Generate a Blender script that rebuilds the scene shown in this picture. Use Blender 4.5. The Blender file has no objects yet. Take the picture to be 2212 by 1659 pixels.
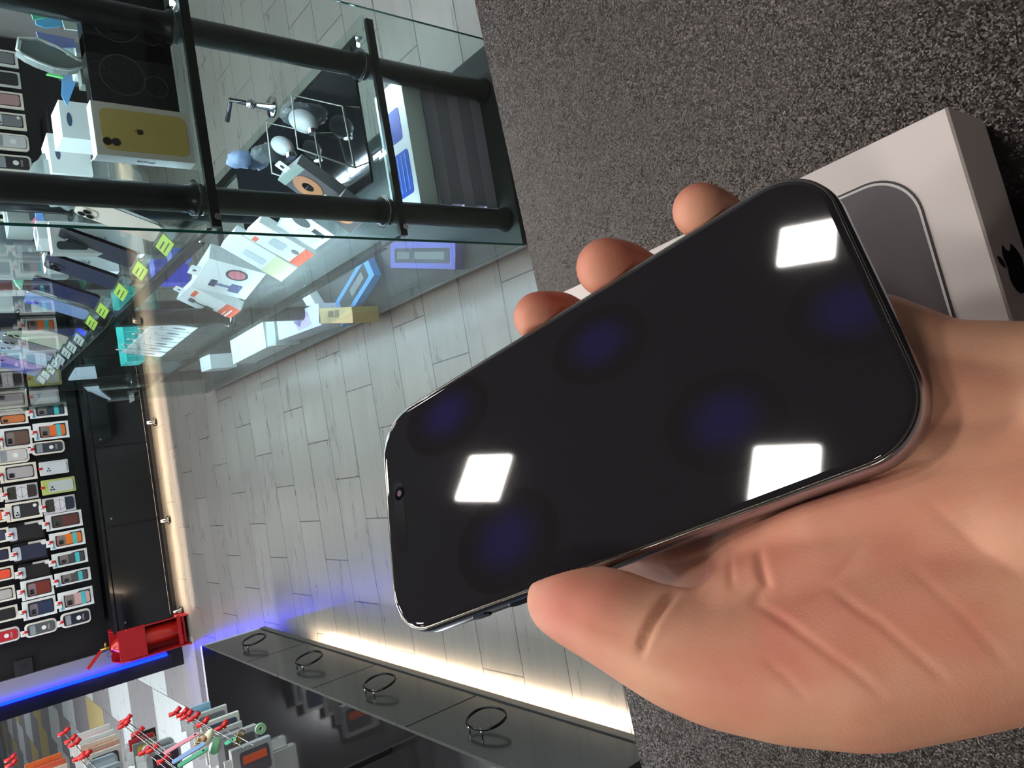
import bpy, bmesh, math, random
import numpy as np
from mathutils import Vector, Matrix
random.seed(7)
# ------------------------------------------------------------------ camera
W_IMG, H_IMG = 2212.0, 1659.0
PX, PY, FOC = W_IMG/2, H_IMG/2, 1637.5214
RM = np.array([[-0.1688, -0.9834, 0.0643], [-0.6280, 0.1581, 0.7620], [-0.7600, 0.0887, -0.6443]])
U_, _, V_ = np.linalg.svd(RM); RM = U_ @ V_            # rows: world axes in camera (right, down, forward)
CAM = np.array([0.0, 0.0, 1.38])
scn = bpy.context.scene
cd = bpy.data.cameras.new('camera'); cam = bpy.data.objects.new('camera', cd); scn.collection.objects.link(cam)
cd.sensor_width = 36; cd.lens = FOC/W_IMG*36; cd.clip_start = 0.01; cd.clip_end = 60
m = Matrix.Identity(4)
for i in range(3):
    m[i][0] = RM[i, 0]; m[i][1] = -RM[i, 1]; m[i][2] = -RM[i, 2]; m[i][3] = CAM[i]
cam.matrix_world = m
scn.camera = cam
# ------------------------------------------------------------------ world, view
scn.view_settings.view_transform = 'Standard'; scn.view_settings.look = 'None'
scn.view_settings.exposure = 0.0; scn.view_settings.gamma = 1.0; scn.view_settings.use_curve_mapping = False
wd = bpy.data.worlds.new('world'); scn.world = wd; wd.use_nodes = True
wd.node_tree.nodes['Background'].inputs[0].default_value = (0.62, 0.68, 0.75, 1)
wd.node_tree.nodes['Background'].inputs[1].default_value = 0.10
PANEL_E, TUBE_E, WARM_E, BLUE_E = 98.0, 110.0, 62.0, 52.0

def ray(x, y):
    d = RM @ np.array([x-PX, y-PY, FOC]); return d/np.linalg.norm(d)
def on(axis, val, x, y):
    d = ray(x, y); return CAM + d*(val-CAM[axis])/d[axis]
def onx(x, y, v): return on(0, v, x, y)
def ony(x, y, v): return on(1, v, x, y)
def onz(x, y, v): return on(2, v, x, y)

# ------------------------------------------------------------------ materials
def lin(c):
    return tuple(((v/255.0)/12.92 if v/255.0 <= 0.04045 else ((v/255.0+0.055)/1.055)**2.4) for v in c)
MATS = {}
def mat(name, rgb=(128, 128, 128), rough=0.5, metal=0.0, emit=None, es=0.0, coat=0.0, noise=0.0, nscale=40.0, bump=0.0, bscale=200.0, sss=0.0, spec=0.5):
    if name in MATS: return MATS[name]
    M = bpy.data.materials.new(name); M.use_nodes = True; nt = M.node_tree; b = nt.nodes['Principled BSDF']
    col = lin(rgb); b.inputs['Base Color'].default_value = (*col, 1)
    b.inputs['Roughness'].default_value = rough; b.inputs['Metallic'].default_value = metal
    b.inputs['Specular IOR Level'].default_value = spec
    if coat: b.inputs['Coat Weight'].default_value = coat; b.inputs['Coat Roughness'].default_value = 0.03
    if emit: b.inputs['Emission Color'].default_value = (*lin(emit), 1); b.inputs['Emission Strength'].default_value = es
    tc = nt.nodes.new('ShaderNodeTexCoord')
    if noise:
        n = nt.nodes.new('ShaderNodeTexNoise'); n.inputs['Scale'].default_value = nscale; n.inputs['Detail'].default_value = 4
        nt.links.new(tc.outputs['Object'], n.inputs['Vector'])
        r = nt.nodes.new('ShaderNodeMapRange'); r.inputs['From Min'].default_value = 0.3; r.inputs['From Max'].default_value = 0.7
        r.inputs['To Min'].default_value = 1-noise; r.inputs['To Max'].default_value = 1+noise
        nt.links.new(n.outputs['Fac'], r.inputs['Value'])
        mx = nt.nodes.new('ShaderNodeVectorMath'); mx.operation = 'SCALE'; mx.inputs[0].default_value = col
        nt.links.new(r.outputs['Result'], mx.inputs['Scale']); nt.links.new(mx.outputs[0], b.inputs['Base Color'])
    if bump:
        n = nt.nodes.new('ShaderNodeTexNoise'); n.inputs['Scale'].default_value = bscale; n.inputs['Detail'].default_value = 3
        nt.links.new(tc.outputs['Object'], n.inputs['Vector'])
        bp = nt.nodes.new('ShaderNodeBump'); bp.inputs['Strength'].default_value = bump; bp.inputs['Distance'].default_value = 0.001
        nt.links.new(n.outputs['Fac'], bp.inputs['Height']); nt.links.new(bp.outputs['Normal'], b.inputs['Normal'])
    MATS[name] = M; return M
def glassmat(name, tint, ior=1.45, rough=0.0, dull=0.0, dullcol=(200, 210, 210)):
    if name in MATS: return MATS[name]
    M = bpy.data.materials.new(name); M.use_nodes = True; nt = M.node_tree; nt.nodes.clear()
    o = nt.nodes.new('ShaderNodeOutputMaterial'); t = nt.nodes.new('ShaderNodeBsdfTransparent'); t.inputs[0].default_value = (*tint, 1)
    g = nt.nodes.new('ShaderNodeBsdfGlossy'); g.inputs['Roughness'].default_value = rough
    ge = nt.nodes.new('ShaderNodeNewGeometry'); dt = nt.nodes.new('ShaderNodeVectorMath'); dt.operation = 'DOT_PRODUCT'
    nt.links.new(ge.outputs['Normal'], dt.inputs[0]); nt.links.new(ge.outputs['Incoming'], dt.inputs[1])
    prev = dt.outputs['Value']
    for op, v0, v1 in (('ABSOLUTE', None, None), ('SUBTRACT', 1.0, 'p'), ('POWER', 'p', 5.0), ('MULTIPLY_ADD', 'p', 0.8)):
        n = nt.nodes.new('ShaderNodeMath'); n.operation = op
        if op == 'ABSOLUTE': nt.links.new(prev, n.inputs[0])
        elif op == 'SUBTRACT': n.inputs[0].default_value = 1.0; nt.links.new(prev, n.inputs[1])
        else:
            nt.links.new(prev, n.inputs[0]); n.inputs[1].default_value = v1
            if op == 'MULTIPLY_ADD': n.inputs[2].default_value = 0.03
        prev = n.outputs[0]
    mx = nt.nodes.new('ShaderNodeMixShader'); nt.links.new(prev, mx.inputs[0]); nt.links.new(t.outputs[0], mx.inputs[1]); nt.links.new(g.outputs[0], mx.inputs[2])
    last = mx
    if dull:
        d = nt.nodes.new('ShaderNodeBsdfDiffuse'); d.inputs[0].default_value = (*lin(dullcol), 1)
        m2 = nt.nodes.new('ShaderNodeMixShader'); m2.inputs[0].default_value = dull
        nt.links.new(mx.outputs[0], m2.inputs[1]); nt.links.new(d.outputs[0], m2.inputs[2]); last = m2
    nt.links.new(last.outputs[0], o.inputs[0]); MATS[name] = M; return M
_c = {}
def C(r, g, b, rough=0.45):                                   # plain printed / plastic colour
    k = ('c', r, g, b, rough)
    if k not in _c: _c[k] = mat('colour_%d_%d_%d_%d' % (r, g, b, int(rough*100)), (r, g, b), rough)
    return _c[k]

# ------------------------------------------------------------------ mesh builder
class MB:
    def __init__(s): s.v = []; s.f = []; s.m = []; s.mats = []; s.sm = []
    def mi(s, M):
        if M not in s.mats: s.mats.append(M)
        return s.mats.index(M)
    def face(s, idx, M, smooth=False): s.f.append(idx); s.m.append(s.mi(M)); s.sm.append(smooth)
    def add(s, pts): n = len(s.v); s.v.extend([tuple(map(float, p)) for p in pts]); return n
    # prism: outline (2-D list) in frame F from c0 to c1
    def prism(s, F, pts, c0, c1, M, Mside=None, top_in=0.0, smooth=False):
        n = len(pts); cx = sum(p[0] for p in pts)/n; cy = sum(p[1] for p in pts)/n
        Ms = Mside or M
        rings = [(pts, c0), (pts, c1)]
        if top_in:
            def ins(k):
                q = []
                for (x, y) in pts:
                    dx, dy = x-cx, y-cy; L = math.hypot(dx, dy) or 1; q.append((x-dx/L*k, y-dy/L*k))
                return q
            sg = 1 if c1 > c0 else -1
            rings = [(ins(top_in), c0), (pts, c0+sg*top_in), (pts, c1-sg*top_in), (ins(top_in), c1)]
        base = [s.add([F.P(x, y, c) for x, y in r]) for r, c in rings]
        for k in range(len(rings)-1):
            a, b = base[k], base[k+1]
            for i in range(n):
                j = (i+1) % n; s.face((a+i, a+j, b+j, b+i), Ms, smooth)
        s.face(tuple(base[0]+i for i in range(n))[::-1], Ms); s.face(tuple(base[-1]+i for i in range(n)), M)
    def box(s, F, a0, a1, b0, b1, c0, c1, M, bev=0.0, Mside=None):
        s.prism(F, [(a0, b0), (a1, b0), (a1, b1), (a0, b1)], c0, c1, M, Mside, top_in=bev)
    def rr(s, F, a0, a1, b0, b1, r, c0, c1, M, Mside=None, seg=6, top_in=0.0):
        s.prism(F, rrect(a0, a1, b0, b1, r, seg), c0, c1, M, Mside, top_in, smooth=False)
    def disc(s, F, a, b, r, c0, c1, M, seg=20, Mside=None, ry=None):
        ry = ry or r
        s.prism(F, [(a+r*math.cos(2*math.pi*i/seg), b+ry*math.sin(2*math.pi*i/seg)) for i in range(seg)], c0, c1, M, Mside)
    def ring(s, F, a, b, r0, r1, c0, c1, M, seg=24):
        n = seg; P = []
        for (r, c) in ((r0, c0), (r1, c0), (r1, c1), (r0, c1)):
            P.append(s.add([F.P(a+r*math.cos(2*math.pi*i/n), b+r*math.sin(2*math.pi*i/n), c) for i in range(n)]))
        for k in range(4):
            A, B = P[k], P[(k+1) % 4]
            for i in range(n):
                j = (i+1) % n; s.face((A+i, A+j, B+j, B+i), M)
    def tube(s, path, r, M, seg=10, closed=False, cap=True):
        path = [np.array(p, float) for p in path]; n = len(path); rs = r if hasattr(r, '__len__') else [r]*n
        up = None; base = []
        for i, p in enumerate(path):
            if closed: t = path[(i+1) % n]-path[i-1]
            else: t = path[min(i+1, n-1)]-path[max(i-1, 0)]
            t = t/np.linalg.norm(t)
            if up is None:
                up = np.array([0, 0, 1.0]) if abs(t[2]) < 0.9 else np.array([1.0, 0, 0])
            a = up-t*(up@t); a /= np.linalg.norm(a); b = np.cross(t, a); up = a
            base.append(s.add([p+rs[i]*(a*math.cos(2*math.pi*k/seg)+b*math.sin(2*math.pi*k/seg)) for k in range(seg)]))
        rng = range(n if closed else n-1)
        for i in rng:
            A, B = base[i], base[(i+1) % n]
            for k in range(seg):
                j = (k+1) % seg; s.face((A+k, A+j, B+j, B+k), M, True)
        if cap and not closed:
            s.face(tuple(base[0]+k for k in range(seg))[::-1], M); s.face(tuple(base[-1]+k for k in range(seg)), M)
    def sphere(s, c, r, M, seg=14, rings=8, sc=(1, 1, 1), F=None):
        c = np.array(c, float); A = np.eye(3) if F is None else np.array([F.u, F.v, F.n])
        base = []
        for i in range(1, rings):
            th = math.pi*i/rings
            base.append(s.add([c+A.T @ (r*np.array([sc[0]*math.sin(th)*math.cos(2*math.pi*k/seg), sc[1]*math.sin(th)*math.sin(2*math.pi*k/seg), sc[2]*math.cos(th)])) for k in range(seg)]))
        t = s.add([c+A.T @ np.array([0, 0, r*sc[2]])]); b = s.add([c-A.T @ np.array([0, 0, r*sc[2]])])
        for i in range(len(base)-1):
            for k in range(seg):
                j = (k+1) % seg; s.face((base[i]+k, base[i+1]+k, base[i+1]+j, base[i]+j), M, True)
        for k in range(seg):
            j = (k+1) % seg; s.face((t, base[0]+k, base[0]+j), M, True); s.face((b, base[-1]+j, base[-1]+k), M, True)
    def lathe(s, base, axis, prof, M, seg=24):
        base = np.array(base, float); axis = np.array(axis, float)/np.linalg.norm(axis)
        up = np.array([0, 0, 1.0]) if abs(axis[2]) < 0.9 else np.array([1.0, 0, 0]); a = up-axis*(up@axis); a /= np.linalg.norm(a); b = np.cross(axis, a)
        rs = [s.add([base+axis*h+max(r, 1e-5)*(a*math.cos(2*math.pi*k/seg)+b*math.sin(2*math.pi*k/seg)) for k in range(seg)]) for r, h in prof]
        for i in range(len(rs)-1):
            for k in range(seg):
                j = (k+1) % seg; s.face((rs[i]+k, rs[i]+j, rs[i+1]+j, rs[i+1]+k), M, True)
        s.face(tuple(rs[0]+k for k in range(seg))[::-1], M); s.face(tuple(rs[-1]+k for k in range(seg)), M)
def rrect(a0, a1, b0, b1, r, seg=6):
    r = min(r, (a1-a0)/2-1e-5, (b1-b0)/2-1e-5); out = []
    for cx, cy, t0 in ((a1-r, b1-r, 0), (a0+r, b1-r, 90), (a0+r, b0+r, 180), (a1-r, b0+r, 270)):
        for k in range(seg+1):
            t = math.radians(t0+90*k/seg); out.append((cx+r*math.cos(t), cy+r*math.sin(t)))
    return out
class Fr:
    def __init__(s, o, u, v, n=None):
        s.o = np.array(o, float); s.u = np.array(u, float); s.u /= np.linalg.norm(s.u)
        v = np.array(v, float); v = v-s.u*(v@s.u); s.v = v/np.linalg.norm(v)
        s.n = np.cross(s.u, s.v) if n is None else np.array(n, float)
    def P(s, a, b, c=0.0): return s.o+s.u*a+s.v*b+s.n*c
    def at(s, a, b, c=0.0): return Fr(s.P(a, b, c), s.u, s.v, s.n)
WF = Fr((0, 0, 0), (1, 0, 0), (0, 1, 0))
def link(o): scn.collection.objects.link(o)
def obj(name, mb, parent=None, recalc=True):
    me = bpy.data.meshes.new(name)
    off = np.array(parent_world(parent)) if parent else np.zeros(3)
    me.from_pydata([tuple(np.array(v)-off) for v in mb.v], [], mb.f)
    for M in mb.mats: me.materials.append(M)
    me.polygons.foreach_set('material_index', mb.m); me.polygons.foreach_set('use_smooth', mb.sm)
    if recalc:
        b = bmesh.new(); b.from_mesh(me); bmesh.ops.recalc_face_normals(b, faces=b.faces); b.to_mesh(me); b.free()
    me.update(); o = bpy.data.objects.new(name, me); link(o)
    if parent: o.parent = parent
    return o
def parent_world(p):
    v = Vector((0, 0, 0))
    while p is not None: v = v+p.location; p = p.parent
    return tuple(v)
def tag(o, label, cat, group=None, kind=None):
    o['label'] = label; o['category'] = cat
    if group: o['group'] = group
    if kind: o['kind'] = kind
    return o
def thing(name, loc, label, cat, group=None):
    o = bpy.data.objects.new(name, None); link(o); o.location = tuple(map(float, loc)); o.empty_display_size = 0.02
    return tag(o, label, cat, group)
def struct(name, mb):
    o = obj(name, mb); o['kind'] = 'structure'; return o
FONT = None
def text(s, F, a, b, h, M, name='lettering', parent=None, align='CENTER', depth=0.0002):
    cu = bpy.data.curves.new('t', 'FONT'); cu.body = s; cu.size = h; cu.extrude = depth; cu.align_x = align; cu.align_y = 'CENTER'
    to = bpy.data.objects.new('t', cu); link(to)
    dg = bpy.context.evaluated_depsgraph_get(); me = bpy.data.meshes.new_from_object(to.evaluated_get(dg))
    bpy.data.objects.remove(to)
    off = np.array(parent_world(parent)) if parent else np.zeros(3)
    co = np.array([v.co[:] for v in me.vertices])
    for i, v in enumerate(me.vertices): v.co = Vector(F.P(a+co[i, 0], b+co[i, 1], co[i, 2]+0.0003)-off)
    me.materials.clear(); me.materials.append(M); me.update()
    o = bpy.data.objects.new(name, me); link(o)
    if parent: o.parent = parent
    return o

# ------------------------------------------------------------------ shared materials
BLK = mat('black_gloss', (14, 14, 16), 0.12, coat=0.3)
BLKM = mat('black_matte', (16, 16, 18), 0.55)
STEELB = mat('black_pipe', (12, 12, 13), 0.28)
CHROME = mat('chrome', (210, 210, 210), 0.12, 1.0)
WHITE = mat('white_card', (226, 230, 230), 0.5)
CARD = mat('ivory_card', (232, 228, 214), 0.5)
RED = mat('red_plastic', (200, 30, 32), 0.35)
WIRE = mat('hook_wire', (150, 150, 150), 0.25, 1.0)
GLASS = glassmat('shelf_glass', (0.90, 0.955, 0.94))
GEDGE = mat('glass_edge', (22, 78, 66), 0.15)
CLEAR = glassmat('clear_plastic', (0.93, 0.95, 0.95), dull=0.10)
PRINT = mat('print_black', (25, 25, 28), 0.5)

# ------------------------------------------------------------------ floor
def floor_material():
    M = bpy.data.materials.new('wood_look_tiles'); M.use_nodes = True; nt = M.node_tree; b = nt.nodes['Principled BSDF']; N = nt.nodes.new; Lk = nt.links.new
    tc = N('ShaderNodeTexCoord'); sp = N('ShaderNodeSeparateXYZ'); Lk(tc.outputs['Object'], sp.inputs[0])
    def mth(op, a, b_=None, c=None):
        n = N('ShaderNodeMath'); n.operation = op
        for i, v in enumerate((a, b_, c)):
            if v is None: continue
            if isinstance(v, (int, float)): n.inputs[i].default_value = v
            else: Lk(v, n.inputs[i])
        return n.outputs[0]
    TL, TH = 0.4847, 0.2005
    v = mth('DIVIDE', mth('ADD', sp.outputs['Y'], 0.0), TH); row = mth('FLOOR', v)
    u = mth('SUBTRACT', mth('DIVIDE', mth('SUBTRACT', sp.outputs['X'], 0.262), TL), mth('MULTIPLY', row, 0.33333)); col = mth('FLOOR', u)
    fu = mth('FRACT', u); fv = mth('FRACT', v)
    eu = mth('MULTIPLY', mth('MINIMUM', fu, mth('SUBTRACT', 1.0, fu)), TL); ev = mth('MULTIPLY', mth('MINIMUM', fv, mth('SUBTRACT', 1.0, fv)), TH)
    e = mth('MINIMUM', eu, ev); grout = mth('LESS_THAN', e, 0.0021)
    cmb = N('ShaderNodeCombineXYZ'); Lk(col, cmb.inputs[0]); Lk(row, cmb.inputs[1])
    wn = N('ShaderNodeTexWhiteNoise'); wn.noise_dimensions = '3D'; Lk(cmb.outputs[0], wn.inputs['Vector'])
    mp = N('ShaderNodeMapping'); mp.inputs['Scale'].default_value = (2.2, 13.0, 1.0); Lk(tc.outputs['Object'], mp.inputs['Vector'])
    va = N('ShaderNodeVectorMath'); va.operation = 'ADD'; Lk(mp.outputs[0], va.inputs[0]); Lk(wn.outputs['Color'], va.inputs[1])
    ns = N('ShaderNodeTexNoise'); ns.inputs['Scale'].default_value = 1.6; ns.inputs['Detail'].default_value = 6; ns.inputs['Roughness'].default_value = 0.62; ns.inputs['Distortion'].default_value = 0.6; Lk(va.outputs[0], ns.inputs['Vector'])
    t = mth('ADD', mth('MULTIPLY', mth('SUBTRACT', ns.outputs['Fac'], 0.5), 0.45), mth('ADD', 0.92, mth('MULTIPLY', wn.outputs['Value'], 0.12)))
    base = N('ShaderNodeVectorMath'); base.operation = 'SCALE'; base.inputs[0].default_value = lin((116, 114, 108)); Lk(t, base.inputs['Scale'])
    # coloured tiles of the passage to the left of the shop
    c2 = mth('FLOOR', mth('DIVIDE', mth('ADD', sp.outputs['X'], 1.39), 0.4847))
    r2 = mth('FLOOR', mth('ADD', mth('DIVIDE', mth('SUBTRACT', sp.outputs['Y'], 5.85), 0.80), mth('MULTIPLY', c2, 0.5)))
    cb2 = N('ShaderNodeCombineXYZ'); Lk(c2, cb2.inputs[0]); Lk(r2, cb2.inputs[1]); cb2.inputs[2].default_value = 3.7
    w2 = N('ShaderNodeTexWhiteNoise'); w2.noise_dimensions = '3D'; Lk(cb2.outputs[0], w2.inputs['Vector'])
    odd = mth('MODULO', mth('ADD', mth('ADD', c2, r2), 100.0), 2.0)
    ramp = N('ShaderNodeValToRGB'); ramp.color_ramp.interpolation = 'CONSTANT'
    ramp.color_ramp.elements[0].position = 0; ramp.color_ramp.elements[0].color = (*lin((202, 184, 130)), 1)
    ramp.color_ramp.elements[1].position = 0.5; ramp.color_ramp.elements[1].color = (*lin((212, 220, 218)), 1)
    Lk(w2.outputs['Value'], ramp.inputs[0])
    mcol = N('ShaderNodeMix'); mcol.data_type = 'RGBA'; mcol.inputs[7].default_value = (*lin((152, 150, 150)), 1); Lk(ramp.outputs[0], mcol.inputs[6]); Lk(odd, mcol.inputs[0])
    isl = mth('MULTIPLY', mth('LESS_THAN', sp.outputs['X'], -0.905), mth('GREATER_THAN', sp.outputs['Y'], 5.05))
    mm = N('ShaderNodeMix'); mm.data_type = 'RGBA'; Lk(isl, mm.inputs[0]); Lk(base.outputs[0], mm.inputs[6]); Lk(mcol.outputs[2], mm.inputs[7])
    l2 = mth('LESS_THAN', mth('ABSOLUTE', mth('SUBTRACT', mth('FRACT', mth('DIVIDE', mth('ADD', sp.outputs['X'], 1.39), 0.4847)), 0.0)), 0.008)
    g2 = mth('MAXIMUM', mth('MULTIPLY', grout, mth('SUBTRACT', 1.0, mth('MULTIPLY', isl, 0.6))), mth('MULTIPLY', l2, isl))
    fin = N('ShaderNodeMix'); fin.data_type = 'RGBA'; Lk(g2, fin.inputs[0]); Lk(mm.outputs[2], fin.inputs[6]); fin.inputs[7].default_value = (*lin((60, 60, 58)), 1)
    Lk(fin.outputs[2], b.inputs['Base Color'])
    rg = mth('ADD', 0.20, mth('MULTIPLY', ns.outputs['Fac'], 0.20)); Lk(rg, b.inputs['Roughness'])
    bp = N('ShaderNodeBump'); bp.inputs['Strength'].default_value = 0.15; bp.inputs['Distance'].default_value = 0.001
    Lk(mth('SUBTRACT', ns.outputs['Fac'], mth('MULTIPLY', grout, 1.0)), bp.inputs['Height']); Lk(bp.outputs['Normal'], b.inputs['Normal'])
    return M
mb = MB(); mb.box(WF, -14, 3, -1.5, 26, -0.06, 0, floor_material()); struct('floor', mb)
WALLM = mat('wall_paint', (150, 152, 154), 0.7)
DARKW = mat('dark_wall_panel', (18, 18, 21), 0.4)
mb = MB(); mb.box(WF, -1.10, 3, 5.32, 5.42, 0, 2.8, DARKW); struct('wall_back', mb)
mb = MB(); mb.box(WF, -4, 3, -1.6, -1.5, 0, 2.8, WALLM); struct('wall_front', mb)
mb = MB(); mb.box(WF, 3, 3.1, -1.5, 5.42, 0, 2.8, WALLM); struct('wall_right', mb)
CEIL = mat('ceiling_paint', (58, 58, 62), 0.8)
mb = MB(); mb.box(WF, -14, 3, -1.5, 26, 2.8, 2.86, CEIL); struct('ceiling', mb)

# ------------------------------------------------------------------ ceiling panels
PASSAGE = [(-2.2, 4.4), (-2.2, 7.4), (-4.2, 6.0), (-6.5, 7.5), (-1.2, 15.5)]
PAN = mat('panel_light', (255, 255, 255), 0.5, emit=(255, 247, 240), es=PANEL_E)
PFR = mat('panel_frame', (235, 235, 235), 0.4)
names = {}
for ix, px_ in enumerate((-0.82, 0.06, 0.885, 1.69)):
    for iy, py_ in enumerate((-0.40, 0.545, 1.47, 2.40, 3.33, 4.26)):
        if (ix, iy) in ((3, 2), (1, 0), (1, 1), (2, 0), (3, 0)): continue
        t = thing('ceiling_light', (px_, py_, 2.80), 'small square white LED panel in the dark ceiling above the shop', 'ceiling light', 'square LED panels in the ceiling')
        f = Fr((px_, py_, 2.80), (1, 0, 0), (0, -1, 0))
        a = MB(); a.rr(f, -.088, .088, -.088, .088, .008, 0.0, .014, PFR); obj('frame', a, t)
        a = MB(); a.rr(f, -.080, .080, -.080, .080, .008, 0.0142, .016, PAN); obj('diffuser', a, t)

for px_, py_ in PASSAGE:
    t = thing('ceiling_light', (px_, py_, 2.80), 'large square white LED panel in the ceiling of the side passage', 'ceiling light', 'large LED panels over the passage')
    f = Fr((px_, py_, 2.80), (1, 0, 0), (0, -1, 0))
    a = MB(); a.rr(f, -.3, .3, -.3, .3, .01, 0.0, .014, PFR); obj('frame', a, t)
    a = MB(); a.rr(f, -.285, .285, -.285, .285, .01, 0.0142, .016, mat('passage_panel', (255, 255, 255), .5, emit=(244, 248, 255), es=75)); obj('diffuser', a, t)

def added_glow():  # added glowing discs, only for soft blue spots reflected in the phone screen
    M = bpy.data.materials.new('added_blue_glow'); M.use_nodes = True; nt = M.node_tree; nt.nodes.clear(); N = nt.nodes.new
    o = N('ShaderNodeOutputMaterial'); e = N('ShaderNodeEmission'); tc = N('ShaderNodeTexCoord'); ln = N('ShaderNodeVectorMath'); ln.operation = 'LENGTH'
    nt.links.new(tc.outputs['Object'], ln.inputs[0]); r = N('ShaderNodeMapRange'); r.interpolation_type = 'SMOOTHERSTEP'
    r.inputs['From Min'].default_value = 0.0; r.inputs['From Max'].default_value = .155; r.inputs['To Min'].default_value = 0.5; r.inputs['To Max'].default_value = 0.0
    nt.links.new(ln.outputs['Value'], r.inputs['Value']); nt.links.new(r.outputs[0], e.inputs['Strength']); e.inputs['Color'].default_value = (.10, .06, 1, 1); nt.links.new(e.outputs[0], o.inputs[0]); return M
GLM = added_glow()
for (px_, py_) in ((1.398, 1.188), (1.15, 1.734), (.683, 1.319), (1.064, .724), (1.411, .419)):
    t = thing('ceiling_light', (px_, py_, 2.80), 'added blue glowing disc on the ceiling, there for its reflection in the phone screen', 'ceiling light', 'added blue glowing discs on the ceiling')
    a = MB(); a.disc(Fr((px_, py_, 2.80), (1, 0, 0), (0, -1, 0)), 0, 0, .175, 0, .004, CEIL, 40); obj('base', a, t)
    a = MB(); a.disc(Fr((px_, py_, 2.80), (1, 0, 0), (0, -1, 0)), 0, 0, .170, .0045, .006, GLM, 40); obj('diffuser', a, t)

# ------------------------------------------------------------------ desk
DZ = 1.125
def desk_material():
    M = bpy.data.materials.new('pebbled_black_desk'); M.use_nodes = True; nt = M.node_tree; b = nt.nodes['Principled BSDF']; N = nt.nodes.new; Lk = nt.links.new
    tc = N('ShaderNodeTexCoord')
    b.inputs['Base Color'].default_value = (*lin((17, 15, 16)), 1); b.inputs['Specular IOR Level'].default_value = 0.42; b.inputs['Specular Tint'].default_value = (1, .90, .84, 1)
    v = N('ShaderNodeTexVoronoi'); v.inputs['Scale'].default_value = 1950; v.feature = 'F1'; Lk(tc.outputs['Object'], v.inputs['Vector'])
    sb = N('ShaderNodeVectorMath'); sb.operation = 'SUBTRACT'; Lk(v.outputs['Color'], sb.inputs[0]); sb.inputs[1].default_value = (.5, .5, .5)
    sc = N('ShaderNodeVectorMath'); sc.operation = 'SCALE'; Lk(sb.outputs[0], sc.inputs[0]); sc.inputs['Scale'].default_value = 0.42
    ge = N('ShaderNodeNewGeometry'); ad = N('ShaderNodeVectorMath'); ad.operation = 'ADD'; Lk(sc.outputs[0], ad.inputs[0]); Lk(ge.outputs['Normal'], ad.inputs[1])
    nn = N('ShaderNodeVectorMath'); nn.operation = 'NORMALIZE'; Lk(ad.outputs[0], nn.inputs[0]); Lk(nn.outputs[0], b.inputs['Normal'])
    b.inputs['Roughness'].default_value = 0.30
    return M
e0 = onz(1024, 0, DZ); e1 = onz(1385, 1659, DZ); eu = (e0-e1)/np.linalg.norm(e0-e1)
DF = Fr(e0+eu*0.9, -eu, (-eu[1], eu[0], 0)); DF = Fr(DF.o, -eu, np.cross((0, 0, 1), -eu))   # v points toward the viewer or away
if DF.v[1] > 0: DF = Fr(DF.o, DF.u, -DF.v, (0, 0, 1))
DESK = desk_material()
t = thing('sales_counter', (0, -.1, 0), 'black pebble-textured sales counter in the foreground under the white phone box', 'counter')
mb = MB(); mb.box(DF, 0, 2.3, 0, 0.75, -0.036, 0, DESK, bev=0.0012, Mside=mat('counter_edge', (30, 29, 30), 0.35)); obj('countertop', mb, t)
mb = MB(); mb.box(DF, 0.25, 2.05, 0.06, 0.70, -DZ, -0.036, BLKM); obj('base', mb, t)

# ------------------------------------------------------------------ phone box on the desk
BZ = DZ+0.030
T0 = onz(2045, 230, BZ); Ts = onz(2185, 688, BZ); su = Ts-T0; su /= np.linalg.norm(su)
lu = np.cross(su, (0, 0, 1)); lu = lu if lu[1] > 0 else -lu
BF = Fr(T0, su, lu, (0, 0, 1)); BW, BL = 0.0905, 0.1725
t = thing('phone_box', BF.P(BW/2, BL/2, -0.030), 'white box with a dark phone printed on its lid, lying on the counter', 'box')
BOXW = mat('box_white', (214, 206, 202), 0.42)
mb = MB(); mb.box(BF, 0.0006, BW-.0006, 0.0006, BL-.0006, -0.030, -0.0275, BOXW); obj('tray', mb, t)
mb = MB(); mb.box(BF, 0, BW, 0, BL, -0.0272, 0, BOXW, bev=0.0007); obj('lid', mb, t)
mb = MB(); i0, i1, j0, j1 = .0105, BW-.0105, .0125, BL-.0125
mb.rr(BF, i0, i1, j0, j1, .0135, 0.0, 0.00025, mat('print_rim_dark', (52, 50, 54), 0.3), seg=12)
mb.rr(BF, i0+.0006, i1-.0006, j0+.0006, j1-.0006, .0130, 0.00026, 0.00032, mat('print_rim_silver', (205, 203, 200), 0.3), seg=12)
mb.rr(BF, i0+.0013, i1-.0013, j0+.0013, j1-.0013, .0124, 0.00033, 0.0004, mat('print_phone_grey', (78, 72, 76), 0.35, noise=0.12, nscale=60), seg=12)
obj('printed_phone_picture', mb, t)
# bitten-apple emblem on the end face
def apple(F, cx, cy, s, M, parent):
    body = [(0, .36), (.10, .40), (.22, .43), (.34, .40), (.43, .32), (.36, .24), (.32, .13), (.33, .0), (.38, -.10), (.47, -.17), (.40, -.33), (.30, -.46), (.20, -.53), (.10, -.52), (0, -.48), (-.10, -.52), (-.20, -.53), (-.31, -.45), (-.41, -.30), (-.47, -.12), (-.48, .08), (-.43, .25), (-.33, .37), (-.20, .42), (-.10, .40)]
    leaf = [(.0, .48), (.02, .60), (.10, .70), (.21, .75), (.20, .64), (.13, .54)]
    mb = MB()
    for pts in (body, leaf): mb.prism(F, [(cx+x*s, cy+y*s) for x, y in pts], 0.0001, 0.0003, M)
    return obj('apple_emblem', mb, parent)
EF = Fr(BF.P(BW, 0, -0.0272), -su, (0, 0, 1), -lu)
apple(EF, BW/2, 0.0128, 0.0150, PRINT, t)

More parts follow.
